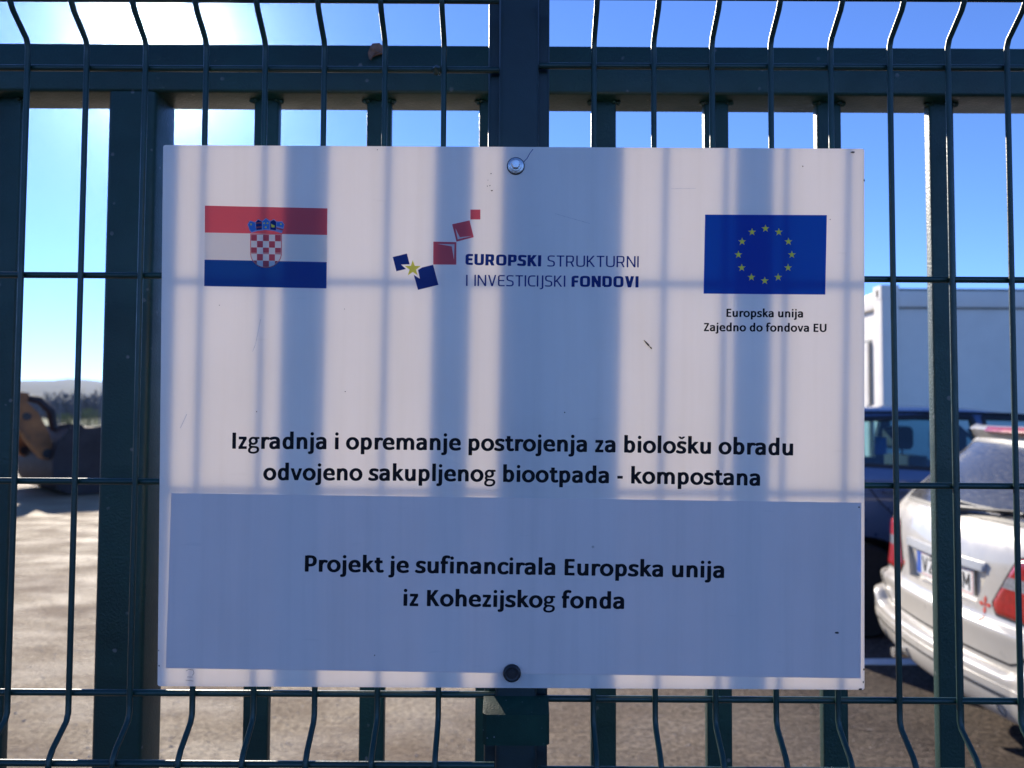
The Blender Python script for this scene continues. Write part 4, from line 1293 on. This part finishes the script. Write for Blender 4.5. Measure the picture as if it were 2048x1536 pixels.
# tailgate gap, bumper grooves
tg = [(-0.665, 0.680), (-0.655, 0.60), (-0.60, 0.535), (-0.54, 0.513), (0.54, 0.513), (0.60, 0.535), (0.655, 0.60), (0.665, 0.680)]
conform('tailgate_gap', line_fn(tg, 0.009), (-0.68, 0.48, 0.68, 0.72), 0.006, rear, M['seam'], wcar, 0.0015, -0.004)
bp_pts = [(-1.30, 0.308), (1.30, 0.308), (1.30, 0.560), (0.72, 0.560), (0.665, 0.545), (0.62, 0.505), (0.56, 0.490), (-0.56, 0.490), (-0.62, 0.505), (-0.665, 0.545), (-0.72, 0.560), (-1.30, 0.560)]
bump_fn = sd_poly(bp_pts)
bumper = conform('rear_bumper', bump_fn, (-1.31, 0.295, 1.31, 0.575), 0.014, rear, M['white_paint'], wcar, 0.050, -0.01, 60, 0.022)
conform('bumper_ridge', rounded([(-1.28, 0.412), (1.28, 0.412), (1.28, 0.446), (-1.28, 0.446)], 0.004), (-1.30, 0.395, 1.30, 0.460), 0.010, rear, M['white_paint'], bumper, 0.056, 0.03, 60, 0.006)
conform('bumper_groove', line_fn([(-1.2, 0.402), (1.2, 0.402)], 0.006), (-1.21, 0.39, 1.21, 0.414), 0.006, rear, M['seam'], bumper, 0.0535, 0.04)
for y in (-0.52, 0.52, -0.18, 0.18):
    conform('parking_sensor', ring_fn((y, 0.358), 0.018, 0.0035), (y - 0.03, 0.328, y + 0.03, 0.388), 0.003, rear, M['seat_grey'], bumper, 0.0532, 0.045)
for sg in (-1, 1):
    conform('bumper_strip', rounded([(sg * 0.70, 0.448), (sg * 1.2, 0.448), (sg * 1.2, 0.490), (sg * 0.74, 0.490)], 0.008), (min(sg * 0.65, sg * 1.25), 0.43, max(sg * 0.65, sg * 1.25), 0.51), 0.012, rear, M['white_paint'], bumper, 0.055, 0.03)
# garnish above the plate
conform('plate_garnish', rounded([(-0.350, 0.842), (0.350, 0.842), (0.356, 0.868), (-0.356, 0.868)], 0.008), (-0.40, 0.82, 0.40, 0.89), 0.010, rear, M['garnish'], wcar, 0.012, -0.01, 60, 0.004)
# number plate
npl = mesh_obj('number_plate', [], [], M['plate_white'], wcar); bpy.data.objects.remove(npl)
plx = 0.118
npl = MB().rbar(plx - 0.006, plx, -0.26, 0.26, 0.715, 0.825, 0.002, 'x').build('number_plate', M['plate_white'], wcar)
def plate_text(name, s, y_left, y_right, mat, hgt=0.072, zb=0.733):
    v2, f2, a, b2 = text2d('TB2', PLATE, s, 0.03)
    VV = [(plx - 0.0068, y_left + (x - a) / (b2 - a) * (y_right - y_left), zb + y * hgt) for x, y in v2]
    return mesh_obj(name, VV, f2, mat, npl)
PLATE = technical(0.15)
plate_text('plate_letters', 'V\u017d', 0.205, 0.085, M['plate_ink'])
plate_text('plate_letters', 'TM', -0.115, -0.235, M['plate_ink'])
MB().box(plx - 0.0066, plx - 0.006, 0.215, 0.258, 0.718, 0.822).build('blue_band', M['plate_blue'], npl)
fr = MB()
for (a, b2, c, d) in ((-0.255, 0.214, 0.8165, 0.8195), (-0.255, 0.214, 0.7205, 0.7235), (-0.2555, -0.2525, 0.7237, 0.8163)):
    fr.box(plx - 0.0066, plx - 0.006, a, b2, c, d)
fr.build('plate_border', M['decal_red'], npl)
# spoiler lip with brake light
spf = rounded([(-0.575, 1.386), (0.575, 1.386), (0.535, 1.400), (-0.535, 1.400)], 0.008)
sp = conform('roof_spoiler', spf, (-0.62, 1.36, 0.62, 1.425), 0.010, rear, M['white_paint'], wcar, 0.060, -0.02, 60, 0.014)
conform('brake_light', rounded([(-0.25, 1.385), (0.25, 1.385), (0.25, 1.391), (-0.25, 1.391)], 0.003), (-0.28, 1.378, 0.28, 1.398), 0.006, rear, M['lamp_red'], sp, 0.0635, 0.03)
# wiper, lock, badge letter, sticker
def rpt(y, z, o): return tuple(np.array(rear(y, z)) + np.array([-o, 0, 0.3 * o]))
MB().tube([rpt(0.02, 1.045, 0.02), rpt(-0.02, 1.06, 0.035), rpt(-0.25, 1.075, 0.03), rpt(-0.42, 1.09, 0.022)], [0.02, 0.016, 0.010, 0.006], 8).build('wiper_arm', M['black'], wcar, 60)
MB().tube([rpt(0.10, 1.088, 0.016), rpt(-0.15, 1.082, 0.018), rpt(-0.44, 1.082, 0.016)], 0.007, 6).build('wiper_blade', M['black'], wcar, 60)
conform('badge_letter', lambda X, Y: np.minimum(1e9, Stroke([( -0.600 - 0.020 * math.cos(t), 0.962 + 0.018 * math.sin(t)) for t in np.linspace(2.4 + math.pi, 7.0 - 2.2 + math.pi - 0.9, 14)], 0.009, rc=0.0).sd(X, Y)), (-0.66, 0.93, -0.56, 0.995), 0.003, rear, M['chrome'], wcar, 0.005, -0.002)
fl_ = []
def petal(cx, cz, a, l, w):
    return [(cx, cz), (cx + math.cos(a) * l * 0.6 - math.sin(a) * w, cz + math.sin(a) * l * 0.6 + math.cos(a) * w), (cx + math.cos(a) * l, cz + math.sin(a) * l), (cx + math.cos(a) * l * 0.6 + math.sin(a) * w, cz + math.sin(a) * l * 0.6 - math.cos(a) * w)]
pf = [sd_poly(petal(-0.365, 0.705, a, 0.038, 0.010)) for a in (0.1, 1.57, 3.0, 4.6)] + [sd_poly([(-0.362, 0.66), (-0.375, 0.66), (-0.368, 0.63)])]
def pfn(X, Y):
    d = np.full(X.shape, 1e9)
    for p in pf: d = np.minimum(d, p(X, Y))
    return d
conform('red_sticker', pfn, (-0.42, 0.62, -0.31, 0.76), 0.003, rear, M['decal_red'], wcar, 0.0015, -0.002)
conform('round_sticker', lambda X, Y: np.hypot(X - 0.405, Y - 0.735) - 0.013, (0.38, 0.71, 0.43, 0.76), 0.004, rear, M['decal_red'], wcar, 0.0015, -0.002)
MB().tube([(0.055, 0.42, 0.272), (0.34, 0.42, 0.272)], 0.026, 16).build('exhaust_pipe', M['chrome'], wcar, 60)
MB().box(0.50, 4.1, -0.68, 0.68, 0.215, 0.32).build('underbody', M['black'], wcar)

# ---- blue car side-on behind it
BC = Car([
    (0.20, 0.16, 3.95, 0.78, 0.20, 0.08),
    (0.27, 0.05, 4.12, 0.84, 0.24, 0.10),
    (0.40, 0.00, 4.20, 0.872, 0.26, 0.10),
    (0.55, 0.00, 4.22, 0.885, 0.26, 0.10),
    (0.70, 0.05, 4.18, 0.888, 0.26, 0.10),
    (0.82, 0.07, 4.02, 0.882, 0.25, 0.10),
    (0.92, 0.09, 3.70, 0.872, 0.24, 0.09),
    (1.00, 0.11, 3.45, 0.862, 0.23, 0.09),
    (1.06, 0.13, 3.28, 0.852, 0.22, 0.08),
    (1.15, 0.17, 3.08, 0.826, 0.21, 0.08),
    (1.30, 0.26, 2.72, 0.775, 0.20, 0.07),
    (1.402, 0.34, 2.42, 0.728, 0.19, 0.07),
    (1.48, 0.38, 2.22, 0.700, 0.18, 0.07),
    (1.525, 0.44, 2.02, 0.655, 0.17, 0.06),
    (1.555, 0.55, 1.80, 0.56, 0.16, 0.05),
    (1.575, 0.80, 1.50, 0.34, 0.12, 0.03)])
bcar = empty('parked_car', (1.62, 6.07, 0.0), (0, 0, rad(-1.0)))
tag(bcar, 'blue tall hatchback parked side-on beyond the white car, seats visible inside', 'car', 'cars parked side by side behind the gate')
bb_ = BC.loft(0.20, 1.575, 0, 60).build('body', M['blue_paint'], bcar, 32)
cav = BC.loft(0.42, 1.535, 0.045, 40).build('cutter', M['seam'], bcar)
cutters = [cav]
WIN = [[(0.50, 1.165), (0.66, 1.160), (0.70, 1.440), (0.60, 1.430)],
       [(0.78, 1.165), (1.58, 1.125), (1.58, 1.478), (1.30, 1.482), (0.82, 1.462)],
       [(1.67, 1.120), (2.72, 1.075), (2.66, 1.13), (2.22, 1.440), (2.05, 1.470), (1.67, 1.478)]]
for pts in WIN:
    cutters.append(MB().prism(pts, lambda p: (p[0], -1.2, p[1]), lambda p: (p[0], 1.2, p[1])).build('cutter', M['seam'], bcar))
cutters.append(MB().prism([(-0.60, 1.10), (0.60, 1.10), (0.52, 1.42), (-0.52, 1.42)], lambda p: (-0.3, p[0], p[1]), lambda p: (0.75, p[0], p[1])).build('cutter', M['seam'], bcar))
cutters.append(MB().prism([(-0.70, 1.10), (0.70, 1.10), (0.58, 1.46), (-0.58, 1.46)], lambda p: (2.0, p[0], p[1]), lambda p: (3.6, p[0], p[1])).build('cutter', M['seam'], bcar))
for x in (0.76, 3.36):
    for y in (-0.95, 0.62):
        cutters.append(MB().lathe([(0.37, 0.0), (0.37, 0.33)], (x, y, 0.315), 'y', 40).build('cutter', M['seam'], bcar))
bpy.context.view_layer.update()
cut(bb_, cutters)
for x in (0.76, 3.36):
    wheel(bcar, x, -0.862, -1); wheel(bcar, x, 0.862, 1)
    for y in (-0.66, 0.66):
        MB().lathe([(0.37, 0.0), (0.37, 0.04)], (x, y - 0.02, 0.315), 'y', 32).build('wheel_housing', M['black'], bcar, 40)
for sg in (-1, 1):
    sd = lambda x, z: BC.side(x, z, sg)
    for pts in WIN:
        fnw = rounded(pts, 0.004)
        conform('side_window', fnw, (0.4, 1.03, 2.8, 1.52), 0.04, sd, M['glass'], bcar, -0.012, -0.016)
        conform('window_frame', lambda X, Y: np.abs(fnw(X, Y) - 0.004) - 0.014, (0.4, 1.03, 2.8, 1.52), 0.012, sd, M['black'], bcar, 0.004, -0.020)
    conform('roof_gutter', line_fn([(0.50, 1.508), (1.20, 1.516), (1.85, 1.508), (2.15, 1.487)], 0.014), (0.4, 1.46, 2.2, 1.54), 0.008, sd, M['seam'], bcar, 0.003, -0.006)
    conform('door_gap', line_fn([(1.62, 0.36), (1.62, 1.09)], 0.008), (1.59, 0.3, 1.65, 1.10), 0.008, sd, M['seam'], bcar, 0.002, -0.004)
    conform('door_gap', line_fn([(0.72, 1.13), (0.86, 0.92), (1.16, 0.62), (1.18, 0.36)], 0.008), (0.65, 0.3, 1.25, 1.15), 0.008, sd, M['seam'], bcar, 0.002, -0.004)
    conform('side_moulding', rounded([(1.24, 0.545), (1.58, 0.545), (1.58, 0.575), (1.24, 0.575)], 0.008), (1.2, 0.52, 1.62, 0.60), 0.012, sd, M['blue_paint'], bcar, 0.010, -0.004)
    conform('door_handle', rounded([(0.90, 0.985), (1.06, 0.985), (1.06, 1.0), (0.90, 1.0)], 0.010), (0.85, 0.96, 1.1, 1.03), 0.008, sd, M['blue_paint'], bcar, 0.022, -0.004)
def seat(x, y, name, head=True, mat='seat'):
    mb = MB()
    mb.rbar(x - 0.09, x + 0.07, y - 0.24, y + 0.24, 0.62, 1.17, 0.05, 'z', 4)
    mb.rbar(x - 0.05, x + 0.48, y - 0.25, y + 0.25, 0.45, 0.62, 0.05, 'y', 4)
    s_ = mb.build(name, M[mat], bcar, 50)
    hb = MB().rbar(x - 0.13, x - 0.01, y - 0.14, y + 0.14, 1.22, 1.41, 0.045, 'y', 5)
    for dy in (-0.06, 0.06): hb.tube([(x - 0.06, y + dy, 1.15), (x - 0.07, y + dy, 1.25)], 0.008, 8)
    hb.build('headrest', M[mat], s_, 50)
    return s_
for y in (-0.38, 0.38):
    seat(1.66, y, 'front_seat')
    seat(0.72, y, 'rear_seat')
MB().rbar(1.16, 1.24, -0.20, -0.12, 1.20, 1.33, 0.03, 'z', 4).build('blue_cloth', M['blue_cloth'], bcar, 60)
MB().box(2.55, 3.05, -0.74, 0.74, 0.80, 1.03).build('dashboard', M['seat'], bcar)
MB().box(0.35, 3.8, -0.72, 0.72, 0.21, 0.40).build('underbody', M['black'], bcar)

# ------------------------------------------------------------------ white site cabin
cb = empty('site_cabin', (3.68, 7.62, 0.0))
tag(cb, 'white container office cabin standing behind the two parked cars', 'cabin')
CW, CD, CH = 6.06, 2.44, 2.765
c_ = MB()
c_.box(0.05, CW - 0.05, 0.03, CD - 0.03, 0.16, CH - 0.03)
c_.build('wall', M['cabin'], cb)
for (x, y) in ((0, 0), (CW - 0.17, 0), (0, CD - 0.17), (CW - 0.17, CD - 0.17)):
    p = MB().rbar(x, x + 0.17, y, y + 0.17, 0.15, CH - 0.10, 0.012, 'z').build('corner_post', M['cabin'], cb, 40)
    k = MB().rbar(x - 0.006, x + 0.176, y - 0.006, y + 0.176, CH - 0.10, CH + 0.035, 0.010, 'z').build('corner_casting', M['cabin'], p, 40)
    MB().rbar(x - 0.009, x - 0.004, y + 0.065, y + 0.105, CH - 0.075, CH - 0.005, 0.002, 'x', 2).build('casting_hole', M['seam'], p)
    MB().rbar(x - 0.006, x + 0.176, y - 0.006, y + 0.176, 0.0, 0.15, 0.010, 'z').build('corner_foot', M['cabin'], p, 40)
for y in (0.004, CD - 0.12):
    MB().rbar(0.17, CW - 0.17, y, y + 0.116, CH - 0.185, CH - 0.015, 0.008, 'x').build('roof_rail', M['cabin'], cb, 40)
for x in (0.004, CW - 0.12):
    MB().rbar(x, x + 0.116, 0.17, CD - 0.17, CH - 0.185, CH - 0.015, 0.008, 'y').build('roof_rail', M['cabin'], cb, 40)
MB().box(0.17, CW - 0.17, 0.010, 0.03, CH - 0.197, CH - 0.187).build('rail_joint', M['cabin_gap'], cb)
MB().box(0.175, CW - 0.175, 0.0, 0.06, CH - 0.0145, CH + 0.002).build('roof_edge', M['cabin_gap'], cb)
for i in range(1, 5):
    x = 0.17 + (CW - 0.34) * i / 5
    MB().box(x - 0.004, x + 0.004, 0.024, 0.0305, 0.16, CH - 0.20).build('panel_joint', M['cabin_gap'], cb)
MB().box(0.17, CW - 0.17, 0.004, 0.12, 0.02, 0.16).build('floor_rail', M['cabin'], cb)
dr = MB().box(0.030, 0.049, 0.42, 1.55, 0.22, 2.20).build('door', M['cabin'], cb)
df = MB()
for (y0, y1, z0, z1) in ((0.36, 0.42, 0.20, 2.26), (1.55, 1.61, 0.20, 2.26), (0.42, 1.55, 2.20, 2.26)):
    df.box(0.018, 0.049, y0, y1, z0, z1)
df.build('door_frame', M['cabin'], dr)
dg_ = MB()
for (y0, y1, z0, z1) in ((0.335, 0.359, 0.20, 2.285), (1.611, 1.635, 0.20, 2.285), (0.36, 1.61, 2.262, 2.285)):
    dg_.box(0.040, 0.0495, y0, y1, z0, z1)
dg_.build('door_gap', M['cabin_gap'], dr)

# ------------------------------------------------------------------ wheel loader
LA = rad(45)
ld = empty('wheel_loader', (-8.65, 14.8, 0.0), (0, 0, LA))
tag(ld, 'yellow wheel loader in the dirt yard with its dark bucket lowered', 'loader')
# local: +x forward, bucket at origin, machine behind at -x
prof = [(0.75, 0.02), (-0.10, 0.02), (-0.32, 0.10), (-0.44, 0.30), (-0.46, 0.62), (-0.38, 0.95), (-0.22, 1.20), (-0.16, 1.18), (-0.30, 0.93), (-0.38, 0.62), (-0.36, 0.33), (-0.27, 0.16), (-0.08, 0.08), (0.75, 0.05)]
MB().prism(prof, lambda p: (p[0], -1.25, p[1]), lambda p: (p[0], 1.25, p[1])).build('bucket', M['bucket'], ld, 40)
cheek = [(0.80, 0.05), (-0.08, 0.08), (-0.27, 0.16), (-0.36, 0.33), (-0.38, 0.62), (-0.30, 0.93), (-0.16, 1.24), (0.12, 1.22), (0.40, 1.27), (0.72, 1.24), (0.78, 0.70)]
for y in (-1.25, 1.19):
    MB().prism(cheek, lambda p: (p[0], y, p[1]), lambda p: (p[0], y + 0.06, p[1])).build('bucket_cheek', M['bucket'], ld)
for y in (-0.95, 0.61):
    arm = [(-0.40, 0.62), (-0.52, 0.66), (-0.74, 0.94), (-0.98, 1.30), (-2.60, 1.62), (-2.60, 1.92), (-1.30, 1.84), (-0.86, 1.74), (-0.62, 1.48), (-0.44, 1.12), (-0.36, 0.74)]
    a_ = MB().prism(arm, lambda p: (p[0], y, p[1]), lambda p: (p[0], y + 0.34, p[1])).build('lift_arm', M['yellow'], ld)
    MB().lathe([(0.001, 0.0), (0.085, 0.0), (0.085, 0.38), (0.001, 0.38)], (-0.46, y - 0.02, 0.76), 'y', 20).build('pivot_boss', M['black'], a_, 40)
    MB().lathe([(0.001, 0.0), (0.07, 0.0), (0.07, 0.38), (0.001, 0.38)], (-0.80, y - 0.02, 1.42), 'y', 20).build('pivot_boss', M['black'], a_, 40)
    MB().tube([(-2.5, y + 0.06, 1.0), (-1.5, y + 0.06, 1.36)], 0.07, 10).build('lift_cylinder', M['black'], ld, 60)
MB().prism([(-0.80, 1.10), (-0.98, 1.16), (-0.86, 1.86), (-0.68, 1.84)], lambda p: (p[0], -0.55, p[1]), lambda p: (p[0], -0.35, p[1])).build('tilt_lever', M['yellow'], ld)
MB().tube([(-0.76, -0.45, 1.76), (-0.50, -0.45, 1.72), (-0.30, -0.45, 1.52), (-0.24, -0.45, 1.16)], [0.06, 0.075, 0.08, 0.07], 10).build('tilt_link', M['bucket'], ld, 60)
MB().tube([(-0.84, 0.0, 1.78), (-1.60, 0.0, 1.74)], 0.05, 10).build('tilt_cylinder', M['black'], ld, 60)
MB().tube([(-1.60, 0.0, 1.74), (-2.40, 0.0, 1.68)], 0.075, 10).build('cylinder_barrel', M['yellow'], ld, 60)
MB().tube([(-1.05, -0.55, 1.52), (-1.05, 0.55, 1.52)], 0.12, 12).build('cross_tube', M['yellow'], ld, 60)
MB().rbar(-3.3, -2.2, -0.55, 0.55, 0.60, 1.75, 0.05, 'y').build('front_frame', M['yellow'], ld, 40)
MB().rbar(-6.3, -3.3, -0.85, 0.85, 0.75, 1.75, 0.08, 'x').build('engine_hood', M['yellow'], ld, 40)
cabm = MB().rbar(-4.5, -3.3, -0.70, 0.70, 1.75, 3.15, 0.06, 'z').build('cab', M['yellow'], ld, 40)
for (x0, x1, y0, y1) in ((-4.35, -3.45, -0.712, -0.70), (-4.35, -3.45, 0.70, 0.712), (-3.30, -3.288, -0.58, 0.58), (-4.512, -4.50, -0.58, 0.58)):
    MB().box(x0, x1, y0, y1, 2.0, 3.0).build('cab_window', M['black'], cabm)
for x in (-2.55, -5.3):
    for sg in (-1, 1):
        y1 = sg * 1.22
        mb = MB().lathe([(0.34, 0.0), (0.62, 0.0), (0.72, 0.07), (0.72, 0.45), (0.62, 0.52), (0.34, 0.52)], (x, min(y1, y1 - sg * 0.52), 0.72), 'y', 36)
        w = mb.build('wheel', M['rubber'], ld, 40)
        MB().lathe([(0.001, 0.0), (0.36, 0.0), (0.36, 0.40), (0.001, 0.40)], (x, min(y1, y1 - sg * 0.52) + 0.06, 0.72), 'y', 28).build('rim', M['yellow'], w, 40)

# ------------------------------------------------------------------ the air: even haze round the whole scene
hm = bpy.data.materials.new('haze_air'); hm.use_nodes = True
hnt = hm.node_tree
hnt.nodes.remove(hnt.nodes['Principled BSDF'])
pv = hnt.nodes.new('ShaderNodeVolumePrincipled')
pv.inputs['Color'].default_value = (0.50, 0.74, 1.0, 1)
pv.inputs['Density'].default_value = 0.00005
pv.inputs['Anisotropy'].default_value = 0.955
hnt.links.new(pv.outputs[0], hnt.nodes['Material Output'].inputs['Volume'])
hz_ = MB().box(-4100, 4100, -4100, 4100, -3.0, 190).build('haze', hm)
tag(hz_, 'pale bluish haze hanging in the air over the far woods', 'haze', kind='stuff')
